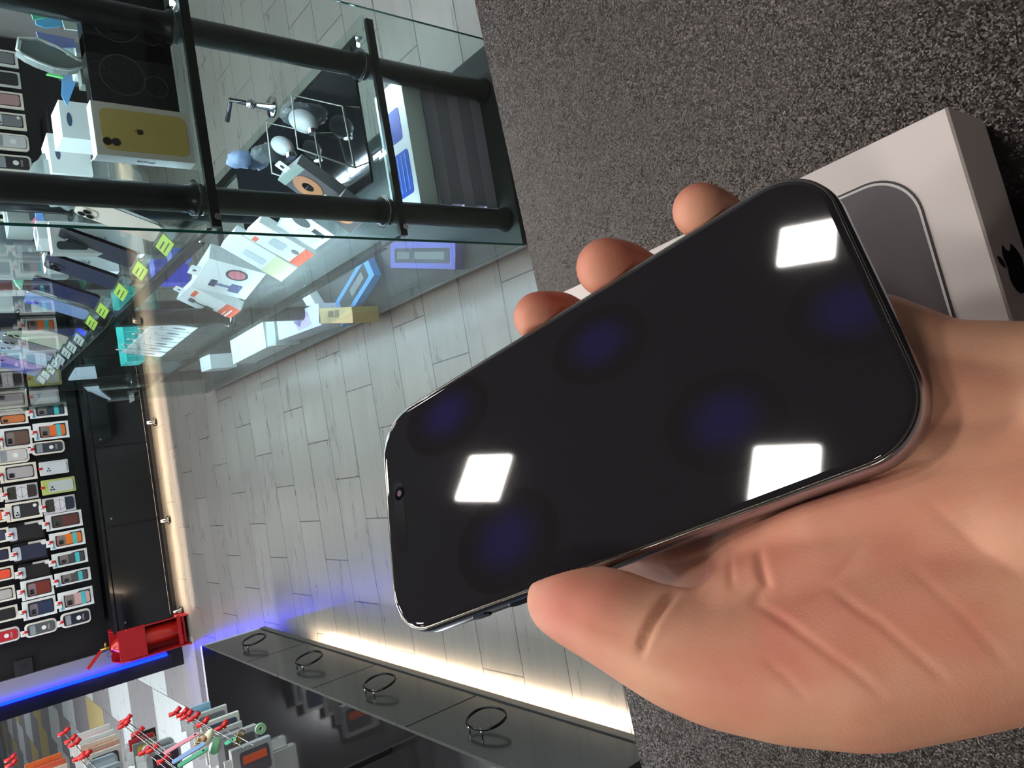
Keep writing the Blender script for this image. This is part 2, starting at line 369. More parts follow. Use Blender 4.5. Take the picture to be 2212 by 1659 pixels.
# ------------------------------------------------------------------ phone in the hand
PO = np.array([0.0111, 0.2238, 1.2511])
PF = Fr(PO, (-0.9092, -0.3172, 0.2696), (0.2554, -0.9364, -0.2406))
PW, PL, PT = 0.0716, 0.155, 0.0080
if PF.n @ (CAM-PO) < 0: PF = Fr(PF.o, PF.u, PF.v, -PF.n)
pc = PF.P(PW/2, PL/2, -PT)
t = thing('smartphone', pc, 'black smartphone with its screen off, held in the hand over the counter', 'phone')
SCR = mat('phone_screen', (33, 31, 34), 0.03, spec=0.55, coat=0.2)
RIMD = mat('phone_rim_dark', (165, 170, 186), 0.22, 1.0)
RIMS = mat('phone_rim_bright', (150, 145, 138), 0.2, 1.0)
def shell(F, w, l, prof, r, M, seg=14):
    mbx = MB(); rings = []
    for ins, c in prof: rings.append(mbx.add([F.P(x, y, c) for x, y in rrect(ins, w-ins, ins, l-ins, r-ins, seg)]))
    n = (seg+1)*4
    for k in range(len(rings)-1):
        A, B = rings[k], rings[k+1]
        for i in range(n):
            j = (i+1) % n; mbx.face((A+i, A+j, B+j, B+i), M, True)
    mbx.face(tuple(rings[0]+i for i in range(n))[::-1], M); mbx.face(tuple(rings[-1]+i for i in range(n)), M)
    return mbx
obj('metal_frame', shell(PF, PW, PL, [(.0030, -PT), (.0012, -PT+.0004), (.0003, -PT+.0014), (0, -PT+.0026), (0, -.0024), (.0003, -.0012), (.0010, -.0005), (.0016, -.0004)], .0145, RIMD), t)
obj('screen_rim', shell(PF, PW, PL, [(.0005, -.0007), (.0004, -.0003), (.0007, -.00005), (.0012, .0000)], .0145, RIMS), t)
obj('screen', shell(PF, PW, PL, [(.0012, -.0006), (.0012, .0000), (.0016, .00025), (.0026, .0003)], .0145, SCR), t)
mb = MB(); mb.rr(PF, .0243, .0473, .0046, .0092, .0023, .00031, .00036, mat('sensor_black', (20, 19, 22), 0.1), seg=8)
mb.disc(PF, .0281, .0074, .0022, .00037, .00040, mat('lens_ring', (6, 6, 8), 0.05)); mb.disc(PF, .0281, .0074, .0010, .00041, .00043, mat('lens_core', (110, 84, 96), 0.1)); obj('front_camera', mb, t)
SFR = Fr(PF.P(PW, 0, -.0039), PF.v, PF.n, PF.u)
BT = mat('phone_button', (60, 68, 88), 0.2, 1.0)
for q0, q1 in ((.0285, .0350), (.0420, .0560), (.0585, .0700)):
    mb = MB(); mb.rr(SFR, q0, q1, -.0016, .0016, .0016, -.0002, .0004, BT, seg=6, top_in=.0002); obj('side_button', mb, t)

# ------------------------------------------------------------------ the hand
def hp(x, y, c):
    d = ray(x, y); tt = ((PF.o+PF.n*c-CAM) @ PF.n)/(d @ PF.n); X = CAM+d*tt
    return X
def ab(a, b, c): return PF.P(a, b, c)
chains = [
 [(hp(1216, 1298, .001), .0089), (hp(1262, 1312, .001), .0103), (hp(1330, 1338, .000), .0113), (hp(1400, 1374, -.002), .0119), (hp(1470, 1402, -.004), .0130), (hp(1560, 1422, -.007), .0144), (hp(1690, 1430, -.011), .0160), (hp(1850, 1410, -.016), .0186), (hp(2050, 1362, -.020), .0185), (hp(2212, 1322, -.023), .0180), (hp(2420, 1285, -.028), .0188)],
 [(hp(1560, 1420, -.007), .0138), (hp(1650, 1335, -.012), .0135), (hp(1800, 1270, -.017), .0155), (hp(2000, 1220, -.023), .0170), (hp(2250, 1200, -.026), .0180)],
 [(hp(1655, 1225, -.020), .0130), (hp(1800, 1170, -.019), .0150), (hp(2000, 1110, -.023), .0165), (hp(2250, 1100, -.027), .0175)],
 [(ab(.056, .118, -.024), .0130), (hp(2000, 1020, -.023), .0155), (hp(2250, 1010, -.028), .0170)],
 [(ab(.040, .133, -.024), .0125), (hp(2060, 905, -.024), .0145), (hp(2250, 930, -.029), .0165)],
 [(ab(.037, .146, -.025), .0115), (hp(2030, 825, -.027), .0138), (hp(2212, 848, -.029), .0148), (hp(2350, 880, -.032), .0165)],
 # index, behind the phone
 [(hp(1655, 1225, -.023), .0120), (ab(.072, .090, -.024), .0105), (ab(.058, .066, -.026), .0095), (ab(.040, .052, -.024), .0088), (ab(.026, .046, -.019), .0078)],
 # middle
 [(ab(.056, .118, -.024), .0118), (ab(.036, .100, -.030), .0102), (ab(.016, .083, -.033), .0098), (ab(-.003, .073, -.026), .0088), (ab(-.0078, .0700, -.013), .0084), (ab(-.0056, .0690, -.0045), .0078)],
 # ring
 [(ab(.040, .133, -.024), .0115), (ab(.024, .117, -.030), .0102), (ab(.008, .104, -.033), .0098), (ab(-.007, .097, -.024), .0090), (ab(-.0095, .0948, -.012), .0090), (ab(-.0075, .0945, -.004), .0084)],
 # little finger
 [(ab(.037, .146, -.025), .0102), (ab(.020, .138, -.030), .0090), (ab(.004, .130, -.030), .0085), (ab(-.006, .126, -.021), .0078), (ab(-.0085, .1245, -.011), .0077), (ab(-.0068, .1245, -.004), .0072)],
 # wrist and forearm
 [(hp(2250, 1200, -.026), .0200), (ab(.095, .200, -.036), .0280), (ab(.092, .260, -.036), .0320), (ab(.088, .330, -.022), .0370)],
 [(hp(2300, 950, -.030), .0190), (ab(.070, .200, -.037), .0270), (ab(.074, .260, -.036), .0320), (ab(.078, .330, -.022), .0370)],
]
def cone_mesh(vl, fl, p0, r0, p1, r1, seg=20, rings=5):
    p0 = np.array(p0); p1 = np.array(p1); ax = p1-p0; L = np.linalg.norm(ax); ax /= L
    up = np.array([0, 0, 1.0]) if abs(ax[2]) < 0.9 else np.array([1.0, 0, 0]); a = up-ax*(up@ax); a /= np.linalg.norm(a); b = np.cross(ax, a)
    sa = (r0-r1)/L; sa = max(-.99, min(.99, sa)); th0 = math.asin(sa)
    prof = [(-1, p0, r0, -math.pi/2+(math.pi/2+th0)*k/rings) for k in range(1, rings+1)]+[(1, p1, r1, th0+(math.pi/2-th0)*k/rings) for k in range(0, rings)]
    base = []
    n0 = len(vl)
    vl.append(p0-ax*r0)
    for _, p, r, th in prof:
        base.append(len(vl))
        for k in range(seg): vl.append(p+ax*r*math.sin(th)+r*math.cos(th)*(a*math.cos(2*math.pi*k/seg)+b*math.sin(2*math.pi*k/seg)))
    vl.append(p1+ax*r1); nl = len(vl)-1
    for k in range(seg):
        j = (k+1) % seg
        fl.append((n0, base[0]+j, base[0]+k)); fl.append((nl, base[-1]+k, base[-1]+j))
        for i in range(len(base)-1): fl.append((base[i]+k, base[i]+j, base[i+1]+j, base[i+1]+k))
vl, fl = [], []
for ch in chains:
    for (p0, r0), (p1, r1) in zip(ch[:-1], ch[1:]): cone_mesh(vl, fl, p0, r0, p1, r1)
hc = np.array(ab(.08, .15, -.02))
hm = bpy.data.meshes.new('hand_base'); hm.from_pydata([tuple(v-hc) for v in vl], [], fl); hm.update()
ho = bpy.data.objects.new('hand_tmp', hm); link(ho)
md = ho.modifiers.new('r', 'REMESH'); md.mode = 'VOXEL'; md.voxel_size = 0.0009; md.use_smooth_shade = True
sm = ho.modifiers.new('s', 'SMOOTH'); sm.factor = 0.5; sm.iterations = 22
me = bpy.data.meshes.new_from_object(ho.evaluated_get(bpy.context.evaluated_depsgraph_get()))
bpy.data.objects.remove(ho); me.name = 'person'
nv = len(me.vertices); co = np.empty(nv*3); me.vertices.foreach_get('co', co); co = co.reshape(-1, 3)+hc
nr = np.empty(nv*3); me.vertices.foreach_get('normal', nr); nr = nr.reshape(-1, 3)
# clear the volume of the phone: press the skin against back and side
q = (co-PF.o) @ np.array([PF.u, PF.v, PF.n]).T
ins = (q[:, 0] > -.0002) & (q[:, 0] < PW+.0002) & (q[:, 1] > 0) & (q[:, 1] < PL) & (q[:, 2] > -PT-.0003)
dl = q[:, 0]+.0002; dr = PW+.0002-q[:, 0]; db = q[:, 2]+PT+.0003; de = PL-q[:, 1]
for i in np.where(ins)[0]:
    k = int(np.argmin([dl[i], dr[i], db[i], de[i]]))
    if k == 0: q[i, 0] = -.0002
    elif k == 1: q[i, 0] = PW+.0002
    elif k == 2: q[i, 2] = -PT-.0003
    else: q[i, 1] = PL+.0002
co = PF.o+q @ np.array([PF.u, PF.v, PF.n])
# creases pressed into the skin
cc = (co-CAM) @ RM; px = cc[:, 0]/np.maximum(cc[:, 2], .01)*FOC+PX; py = cc[:, 1]/np.maximum(cc[:, 2], .01)*FOC+PY
facing = np.einsum('ij,ij->i', nr, CAM-co) > 0
def crease(pts, depth, sig, bulge=0.0):
    d = np.full(nv, 1e9); tt_ = np.zeros(nv); P = np.stack([px, py], 1)
    pts = np.array(pts, float); seg = np.linalg.norm(np.diff(pts, axis=0), axis=1); cum = np.concatenate([[0], np.cumsum(seg)])
    for i in range(len(pts)-1):
        a, b = pts[i], pts[i+1]; ab_ = b-a; s = np.clip(((P-a) @ ab_)/(ab_ @ ab_), 0, 1); dd = np.linalg.norm(P-(a+s[:, None]*ab_), axis=1)
        m_ = dd < d; d[m_] = dd[m_]; tt_[m_] = ((cum[i]+s*seg[i])/cum[-1])[m_]
    fade = np.clip(np.minimum(tt_, 1-tt_)*6+.25, 0, 1)
    w = np.exp(-(d/sig)**2)-bulge*np.exp(-(d/(sig*2.6))**2)
    return -(depth*w*fade*facing)[:, None]*nr
off = np.zeros_like(co)
off += crease([(1383, 1410), (1393, 1376), (1412, 1338), (1436, 1304), (1456, 1284)], .0017, 9, .2)
off += crease([(1625, 1298), (1700, 1345), (1760, 1390), (1850, 1455), (1910, 1505)], .00035, 10, .3)
off += crease([(1790, 1265), (1850, 1315), (1900, 1345), (1990, 1425), (2050, 1475)], .00028, 10, .3)
off += crease([(1650, 1425), (1700, 1465), (1745, 1515)], .0002, 8)
off += crease([(1870, 1175), (1800, 1255), (1730, 1300)], .0002, 8)
off += crease([(1640, 1190), (1643, 1225), (1655, 1265), (1625, 1298)], .0009, 10, .2)
off += crease([(1577, 1170), (1575, 1210), (1580, 1270)], .0006, 7, .2)
off += crease([(1270, 1345), (1310, 1362), (1340, 1368)], .0002, 8)
off += crease([(2000, 1080), (2100, 1170), (2212, 1250)], .00015, 12)
off += crease([(1960, 1220), (2080, 1330), (2180, 1440)], .00015, 11)
co = co+off
me.vertices.foreach_set('co', (co-hc).ravel())
# pinker skin where the photograph shows it: finger pads, thumb pad, middle of the palm
def blob(p, r): return np.exp(-(np.linalg.norm(co-np.array(p), axis=1)/r)**2)
tone = 0.9*blob(ab(-.008, .070, -.004), .010)+0.9*blob(ab(-.010, .095, -.004), .011)+0.8*blob(ab(-.009, .1245, -.004), .009)
tone += 0.65*blob(hp(1240, 1310, .008), .013)+0.45*blob(hp(1880, 1250, 0), .025)+0.35*blob(hp(1640, 1420, .006), .014)+0.4*blob(hp(1640, 1230, -.015), .012)
at = me.attributes.new('tone', 'FLOAT', 'POINT'); at.data.foreach_set('value', np.clip(tone, 0, 1))
for p_ in me.polygons: p_.use_smooth = True
def skin():
    M = bpy.data.materials.new('skin'); M.use_nodes = True; nt = M.node_tree; b = nt.nodes['Principled BSDF']; N = nt.nodes.new; Lk = nt.links.new
    at = N('ShaderNodeAttribute'); at.attribute_name = 'tone'; tc = N('ShaderNodeTexCoord')
    n = N('ShaderNodeTexNoise'); n.inputs['Scale'].default_value = 55; n.inputs['Detail'].default_value = 5; Lk(tc.outputs['Object'], n.inputs['Vector'])
    mr = N('ShaderNodeMapRange'); mr.inputs['From Min'].default_value = .35; mr.inputs['From Max'].default_value = .65; mr.inputs['To Min'].default_value = -.08; mr.inputs['To Max'].default_value = .25; Lk(n.outputs['Fac'], mr.inputs['Value'])
    ad = N('ShaderNodeMath'); ad.operation = 'ADD'; ad.use_clamp = True; Lk(at.outputs['Fac'], ad.inputs[0]); Lk(mr.outputs[0], ad.inputs[1])
    mx = N('ShaderNodeMix'); mx.data_type = 'RGBA'; mx.inputs[6].default_value = (*lin((214, 163, 132)), 1); mx.inputs[7].default_value = (*lin((198, 104, 88)), 1)
    Lk(ad.outputs[0], mx.inputs[0]); Lk(mx.outputs[2], b.inputs['Base Color'])
    b.inputs['Roughness'].default_value = .48; b.inputs['Specular IOR Level'].default_value = .35
    b.inputs['Subsurface Weight'].default_value = .12; b.inputs['Subsurface Radius'].default_value = (1, .35, .2); b.inputs['Subsurface Scale'].default_value = .003
    w = N('ShaderNodeTexNoise'); w.inputs['Scale'].default_value = 1400; w.inputs['Detail'].default_value = 4; Lk(tc.outputs['Object'], w.inputs['Vector'])
    v = N('ShaderNodeTexVoronoi'); v.inputs['Scale'].default_value = 1300; v.feature = 'DISTANCE_TO_EDGE'; Lk(tc.outputs['Object'], v.inputs['Vector'])
    s = N('ShaderNodeMath'); s.operation = 'ADD'; Lk(w.outputs['Fac'], s.inputs[0]); Lk(v.outputs['Distance'], s.inputs[1])
    bp = N('ShaderNodeBump'); bp.inputs['Strength'].default_value = .14; bp.inputs['Distance'].default_value = .0003; Lk(s.outputs[0], bp.inputs['Height']); Lk(bp.outputs['Normal'], b.inputs['Normal'])
    return M
me.materials.clear(); me.materials.append(skin()); me.update()
hand = bpy.data.objects.new('person', me); link(hand); hand.location = tuple(hc)
tag(hand, 'person\'s bare left hand over the counter, gripping the black phone', 'person')
# thumb nail on the outer side of the thumb tip
nc = hp(1214, 1296, 0); nx = hp(1330, 1326, 0)-nc; nx /= np.linalg.norm(nx); nn = PF.u*0.75-PF.n*0.62; nn -= nx*(nn@nx); nn /= np.linalg.norm(nn)
NF = Fr(nc, nx, np.cross(nn, nx), nn)
mb = MB(); g = []
for i in range(9):
    s_ = -.0062+.0135*i/8
    wv = .0062*math.sqrt(max(0.03, 1-(max(0, -s_)/.0075)**2))
    g.append(mb.add([NF.P(s_, .0088*math.sin(th), .0088*math.cos(th)+.0006) for th in [(-1+2*k/8)*wv/.0088 for k in range(9)]]))
for i in range(8):
    for k in range(8): mb.face((g[i]+k, g[i]+k+1, g[i+1]+k+1, g[i+1]+k), mat('nail', (222, 180, 160), 0.3), True)
no = obj('thumb_nail', mb, hand)
so = no.modifiers.new('t', 'SOLIDIFY'); so.thickness = .0006

# ------------------------------------------------------------------ back wall cabinet with glowing gap under it
CY = 5.12
CABG = mat('cabinet_black', (13, 13, 15), 0.13, coat=0.5)
WARM = mat('warm_led', (255, 230, 210), 0.5, emit=(255, 226, 196), es=WARM_E)
BX0, BX1 = -0.765, 2.45
BFc = Fr((BX0, CY, 0), (1, 0, 0), (0, 0, 1))                 # faces the viewer
t = thing('wall_cabinet', (0.3, 5.2, 0), 'long low glossy black cabinet on round feet under the wall of phone cases', 'cabinet')
mb = MB(); mb.box(BFc, 0, BX1-BX0, 0.094, 0.395, -0.18, -0.004, CABG, bev=.002); mb.box(BFc, 0, BX1-BX0, 0.076, 0.0935, -0.004, 0.010, CABG)
mb.box(BFc, -.004, BX1-BX0, 0.395, 0.408, -0.195, 0.012, CABG); obj('body', mb, t)
bx = [0.0, 0.62, 1.10, 1.66, 2.43, 3.21]
for i in range(5):
    mb = MB(); mb.box(BFc, bx[i]+.004, bx[i+1]-.004, 0.095, 0.385, -.0035, .012, CABG, bev=.0015); dd = obj('door', mb, t)
    mb = MB(); mb.disc(BFc, bx[i]+.05, .35, .006, .0125, .024, CHROME); obj('knob', mb, dd)
for fx in (-0.745, -0.17, 0.46, 1.05, 1.7, 2.3):
    mb = MB(); mb.lathe((fx, 5.185, 0.0), (0, 0, 1), [(.024, 0), (.026, .004), (.026, .014), (.016, .02), (.016, .092)], BLK)
    mb.disc(Fr((fx, 5.158, .028), (1, 0, 0), (0, 0, 1)), 0, 0, .012, 0, .004, CHROME); obj('foot', mb, t)  # chrome disc stands in for the white highlight on the black foot
tl = obj('light_strip', (lambda m_: (m_.box(Fr((BX0+.02, 5.155, .0935), (1, 0, 0), (0, -1, 0)), 0, BX1-BX0-.04, -.012, .012, 0, .004, WARM), m_)[1])(MB()))
tag(tl, 'warm white LED strip under the cabinet on the back wall', 'LED strip')
# panel the cases hang on
mb = MB(); mb.box(Fr((-.70, 5.312, .42), (1, 0, 0), (0, 0, 1)), 0, 3.68, 0, 2.1, 0, .03, mat('case_board', (15, 15, 18), 0.35))
for k in range(21): mb.box(Fr((-.70, 5.282, .42), (1, 0, 0), (0, 0, 1)), 0, 3.68, .05+k*.1, .053+k*.1, 0, .002, mat('board_groove', (34, 34, 38), 0.5))
tag(obj('display_board', mb), 'black slotted wall board behind the hanging phone cases', 'display board')

# ------------------------------------------------------------------ phone cases hanging on the back wall
YW = 5.20
def proj_px(p):
    c = RM.T @ (np.array(p, float)-CAM); return c[0]/c[2]*FOC+PX, c[1]/c[2]*FOC+PY
def wf(tl_, br_, y):
    a = ony(tl_[0], tl_[1], y); b = ony(br_[0], br_[1], y)
    x0, x1 = min(a[0], b[0]), max(a[0], b[0]); z0, z1 = min(a[2], b[2]), max(a[2], b[2])
    return x0, x1, z0, z1
def hook(F, a, b, c0, c1, label, grp):
    r = thing('display_hook', F.P(a, b, c0), label, 'hook', grp)
    mb = MB(); mb.tube([F.P(a, b, c0), F.P(a, b, c1*.9), F.P(a, b+.004, c1)], .0014, WIRE, 6); obj('rod', mb, r)
    mb = MB(); mb.tube([F.P(a, b-.008, c1-.010), F.P(a, b+.010, c1-.006)], .0065, RED, 10); mb.tube([F.P(a, b+.002, c1-.014), F.P(a, b+.002, c1+.004)], .0058, RED, 10); obj('red_lock', mb, r)
    return r
TEAL = C(70, 182, 186)
def package(style, tl_, br_, y, col, label, col2=None):
    x0, x1, z0, z1 = wf(tl_, br_, y); w, h = x1-x0, z1-z0
    F = Fr((x0, y, z0), (1, 0, 0), (0, 0, 1))
    t = thing('phone_case_package', (x0+w/2, y, z0), label, 'phone case', 'phone cases hanging on the back wall')
    mb = MB()
    if style in ('teal', 'leather', 'card', 'ivory'):
        M = CARD if style in ('card', 'ivory') else WHITE
        mb.box(F, 0, w, 0, h, -.014, 0, M, bev=.0008); mb.rr(F, w*.13, w*.88, h*.08, h*.84, .008, 0, .0006, mat('window_dark', (48, 46, 50), .4)); 
        mb.box(F, w*.05, w*.5, h*.90, h*.915, 0, .0006, PRINT)
        if style == 'teal':
            mb.box(F, w*.06, w*.2, h*.86, h*.95, .0003, .0009, C(96, 180, 200)); mb.disc(F, w*.86, h*.1, w*.035, .0003, .001, C(70, 80, 84), 10)
            mb.prism(F, [(w*.86, h*.40), (w, h*.36), (w, h*.86), (w*.80, h*.86), (w*.80, h*.48)], .0007, .0012, M)
        obj('card', mb, t)
        mb = MB(); mb.rr(F, w*.18, w*.80, h*.11, h*.80, .012, .001, .0075, col, seg=5); 
        if style in ('teal', 'leather'): mb.rr(F, w*.20, w*.78, h*.56, h*.79, .008, .0076, .0082, col2 or C(120, 112, 108))
        mb.rr(F, w*.24, w*.5, h*.62, h*.77, .006, .0083, .0098, C(58, 56, 60)); 
        for q in ((.3, .73), (.3, .67), (.43, .70)): mb.disc(F, w*q[0], h*q[1], w*.045, .0099, .011, BLK, 10)
        if style == 'ivory': mb.disc(F, w*.7, h*.2, w*.09, .0076, .008, WHITE, 14); mb.rr(F, w*.18, w*.80, h*.63, h*.79, .008, .0077, .0105, C(190, 200, 206))
        obj('phone_case', mb, t)
        if style == 'teal':
            mb = MB(); mb.box(F, w*.15, w*.83, h*.24, h*.36, .0078, .0088, TEAL); obj('strap', mb, t)
    elif style == 'mag':
        mb.rr(F, 0, w, 0, h, .022, -.016, .004, CARD, top_in=.003); mb.rr(F, w*.11, w*.89, h*.06, h*.94, .016, .0041, .0046, mat('blister_grey', (120, 122, 126), .3)); obj('card', mb, t)
        mb = MB(); mb.rr(F, w*.15, w*.85, h*.08, h*.92, .014, .0047, .0095, col, seg=5); mb.rr(F, w*.17, w*.83, h*.68, h*.86, .006, .0096, .0108, C(140, 150, 156)); mb.disc(F, w*.5, h*.42, w*.15, .0096, .0104, WHITE, 18)
        for k in range(3): mb.box(F, w*.3, w*.7, h*(.24+.022*k), h*(.248+.022*k), .0096, .010, C(190, 190, 190))
        obj('phone_case', mb, t)
    elif style == 'band':
        mb.box(F, 0, w, 0, h, -.012, 0, mat('silver_card', (196, 196, 200), .4), bev=.001); obj('card', mb, t)
        mb = MB(); mb.rr(F, w*.12, w*.9, h*.06, h*.92, .012, .0005, .007, col, seg=5); mb.rr(F, w*.12, w*.9, h*.52, h*.92, .012, .0071, .0076, C(52, 50, 44)); obj('phone_case', mb, t)
        mb = MB(); mb.box(F, w*.02, w*.98, h*.33, h*.66, .0077, .0088, C(208, 208, 214)); mb.ring(F, w*.5, h*.495, w*.30, w*.32, .0089, .0094, C(90, 90, 100)); mb.box(F, w*.14, w*.86, h*.49, h*.50, .0089, .0096, PRINT); obj('paper_sleeve', mb, t)
    elif style == 'bag':
        mb.rr(F, 0, w, 0, h, .006, -.008, .002, col2 or C(205, 208, 210), top_in=.002); 
        obj('bag', mb, t)
        mb = MB(); mb.rr(F, w*.12, w*.86, h*.08, h*.80, .012, .0022, .008, col, seg=5)
        for q in ((.30, .74), (.30, .66), (.47, .70)): mb.disc(F, w*q[0], h*q[1], w*.055, .0082, .0092, C(48, 84, 130) if style == 'bag' and col2 is None else BLK, 12)
        obj('phone_case', mb, t)
    elif style == 'dark':
        mb.box(F, 0, w, 0, h, -.03, 0, mat('dark_box', (24, 24, 26), .3), bev=.001); mb.box(F, w*.86, w*.98, 0, h*.55, .0002, .001, C(196, 194, 190)); obj('card', mb, t)
        mb = MB(); mb.rr(F, w*.10, w*.84, h*.04, h*.80, .012, .0012, .008, col, seg=5); mb.disc(F, w*.84, h*.09, w*.13, .0082, .009, C(214, 212, 212), 16); obj('phone_case', mb, t)
        mb = MB(); mb.rr(F, w*.12, w*.82, h*.80, h*1.04, .010, .001, .010, C(186, 196, 208), seg=4, top_in=.001); obj('hang_pouch', mb, t)
    # hang tag with price
    if style not in ('bag',):
        mb = MB(); mb.box(F.at(0, h*.93), w*.2, w*.62, 0, .035, .014, .0146, WHITE); mb.box(F.at(0, h*.93), w*.38, w*.42, .008, .026, .0147, .0150, PRINT); obj('price_tag', mb, t)
    hook(F, w*.5, h*.98, -.09, .03, 'red-locked wall hook of the '+' '.join(label.split(',')[0].split()[:11]), 'red locked hooks of the case wall')
    return t
NAVY, BLACKC, ORG, BRN, GRY, PINK, SILV, REDC = C(40, 44, 66), C(30, 30, 34), C(214, 104, 44), C(92, 52, 46), C(72, 72, 76), C(196, 160, 156), C(176, 172, 170), C(168, 34, 44)
ROWS = [
 ('bag', (69, 881), (129, 856), C(190, 198, 200), 'pale translucent case bag, the lowest row\'s nearest to the glass showcase', None),
 ('teal', (66, 905), (143, 868), C(36, 60, 74), 'white pack with a dark case and teal strap, above the orange one nearest the showcase', None),
 ('teal', (75, 953), (146, 908), ORG, 'white pack with an orange case and teal strap, next to the glass showcase', None),
 ('mag', (70, 985), (138, 949), C(52, 58, 64), 'rounded ivory pack with a charcoal magnetic case, below the orange case pack by the showcase', None),
 ('bag', (87, 1029), (146, 991), C(200, 210, 216), 'white bag with a pale case and blue camera circles on its front', None),
 ('bag', (92, 1071), (161, 1028), C(182, 194, 192), 'pale case pack with lime green edges in the lowest row', C(178, 190, 110)),
 ('band', (95, 1113), (161, 1067), C(34, 42, 60), 'clear pack with a navy case and a white sleeve, above the brown leather case', None),
 ('leather', (101, 1149), (175, 1100), BRN, 'white pack with a brown leather case in the lowest row', C(60, 58, 54)),
 ('teal', (110, 1189), (181, 1140), C(216, 112, 36), 'white pack with an orange case and teal strap, below the brown leather case', None),
 ('teal', (115, 1229), (187, 1183), C(66, 68, 72), 'white pack with a grey ringed case and teal strap, just below the orange one', None),
 ('teal', (121, 1269), (194, 1224), C(76, 76, 78), 'white pack with a plain grey case and teal strap, above the pink one', None),
 ('teal', (129, 1322), (199, 1265), PINK, 'white pack with a pink case and teal strap', None),
 ('mag', (134, 1359), (194, 1312), C(30, 34, 48), 'rounded ivory pack with a navy magnetic case, last of the lowest row by the extinguisher', None),
 ('bag', (-15, 900), (56, 864), C(176, 174, 172), 'grey pouch pack above the pack with the kraft band', C(200, 196, 186)),
 ('card', (-10, 921), (59, 890), C(190, 112, 60), 'ivory pack with an orange-brown case and a kraft paper band', None),
 ('leather', (2, 973), (66, 920), C(98, 74, 64), 'pack with a shiny brown case and a white end strip in the second row', None),
 ('mag', (-8, 1006), (61, 963), C(196, 194, 192), 'rounded pack with a pale grey magnetic case in the second row', None),
 ('card', (2, 1045), (77, 997), C(170, 166, 168), 'ivory card pack with a silver case and black lettering edge', None),
 ('band', (12, 1086), (80, 1041), C(54, 44, 48), 'clear pack with a dark brown case and a white sleeve in the second row', None),
 ('ivory', (16, 1129), (88, 1077), C(44, 44, 48), 'ivory framed pack with a black case in the second row', None),
 ('dark', (24, 1175), (93, 1121), C(28, 27, 28), 'black boxed pack with a black case and a grey pouch on top', None),
 ('dark', (33, 1218), (99, 1163), NAVY, 'black boxed pack with a navy case in the second row', None),
 ('dark', (44, 1256), (106, 1207), C(26, 22, 22), 'black boxed pack with a shiny black case, above the rust brown one', None),
 ('leather', (49, 1299), (113, 1242), C(112, 44, 34), 'pack with a rust brown case in the second row', C(130, 112, 118)),
 ('leather', (52, 1342), (119, 1285), C(38, 50, 78), 'pack with a shiny blue case in the second row, below the rust brown one', C(110, 104, 112)),
 ('mag', (56, 1380), (121, 1333), C(82, 84, 88), 'rounded ivory pack with a dark grey magnetic case, lowest of the second row', None),
 ('card', (-65, 1095), (4, 1053), C(214, 100, 50), 'orange case pack at the edge of view, upper of the two orange ones', None),
 ('card', (-56, 1138), (13, 1096), C(222, 96, 44), 'orange case pack at the edge of view, lower of the two orange ones', None),
 ('card', (-51, 1182), (18, 1138), C(56, 60, 82), 'white framed pack with a slate blue case, upper of two at the edge', None),
 ('card', (-46, 1224), (22, 1180), C(44, 44, 70), 'white framed pack with a dark blue case, lower of two at the edge', None),
 ('card', (-41, 1265), (28, 1221), C(224, 78, 46), 'white framed pack with a bright red-orange case', None),
 ('card', (-36, 1310), (31, 1263), C(176, 172, 168), 'white framed pack with a light grey case at the edge of view', None),
 ('card', (-31, 1354), (37, 1305), C(34, 32, 36), 'white framed pack with a black case, just above the crimson one', None),
 ('mag', (-26, 1399), (41, 1351), C(176, 34, 48), 'rounded ivory pack with a crimson magnetic case', None),
]
for st, a, b, c, lb, c2 in ROWS: package(st, a, b, YW, c, lb, c2)

rn = random.Random(5); CN = {'pale': C(200, 202, 204), 'smoke grey': C(120, 122, 126), 'slate': C(70, 76, 88), 'dark': C(40, 40, 46), 'silver': C(168, 170, 174), 'dusty rose': C(176, 140, 140), 'steel blue': C(96, 116, 150)}
for row in range(3):
    for kx in range(15):
        nm_ = rn.choice(list(CN)); x = .86+kx*.135; z = .50+row*.235
        a_ = proj_px((x, YW, z+.2)); b_ = proj_px((x+.105, YW, z))
        package(rn.choice(['ivory', 'card', 'bag', 'leather', 'mag']), a_, b_, YW, CN[nm_], '%s case pack seen through the showcase, %s row, %s from the aisle' % (nm_, ['lowest', 'second', 'third'][row], ['1st', '2nd', '3rd', '4th', '5th', '6th', '7th', '8th', '9th', '10th', '11th', '12th', '13th', '14th', '15th'][kx]))
# ------------------------------------------------------------------ left end of the back wall: black panel, blue LED, socket
mb = MB(); mb.box(Fr((-1.00, 5.32, 0), (1, 0, 0), (0, 0, 1)), 0, .115, 0.1, 2.7, 0, .02, mat('grey_glow_board', (126, 124, 134), 0.6)); struct('glow_board', mb)  # paler grey stands for the LED glow on the black wall
mb = MB(); mb.box(Fr((-1.095, 5.32, 0.07), (1, 0, 0), (0, 0, 1)), 0, .09, 0, 2.6, 0, .018, mat('navy_gloss', (8, 10, 28), 0.12, coat=.5)); struct('trim_2', mb)
BLUEM = mat('blue_led', (20, 60, 255), 0.4, emit=(0, 6, 255), es=BLUE_E)
mb = MB(); mb.box(Fr((-1.012, 5.295, 0.10), (1, 0, 0), (0, 0, 1)), 0, .016, 0, 2.5, 0, .008, BLUEM)
tag(obj('light_strip', mb), 'upright glowing blue LED strip at the left end of the back wall', 'LED strip')
sp = ony(52, 1441, 5.30); t = thing('wall_socket', sp, 'dark square socket plate on the black wall beside the phone cases', 'socket')
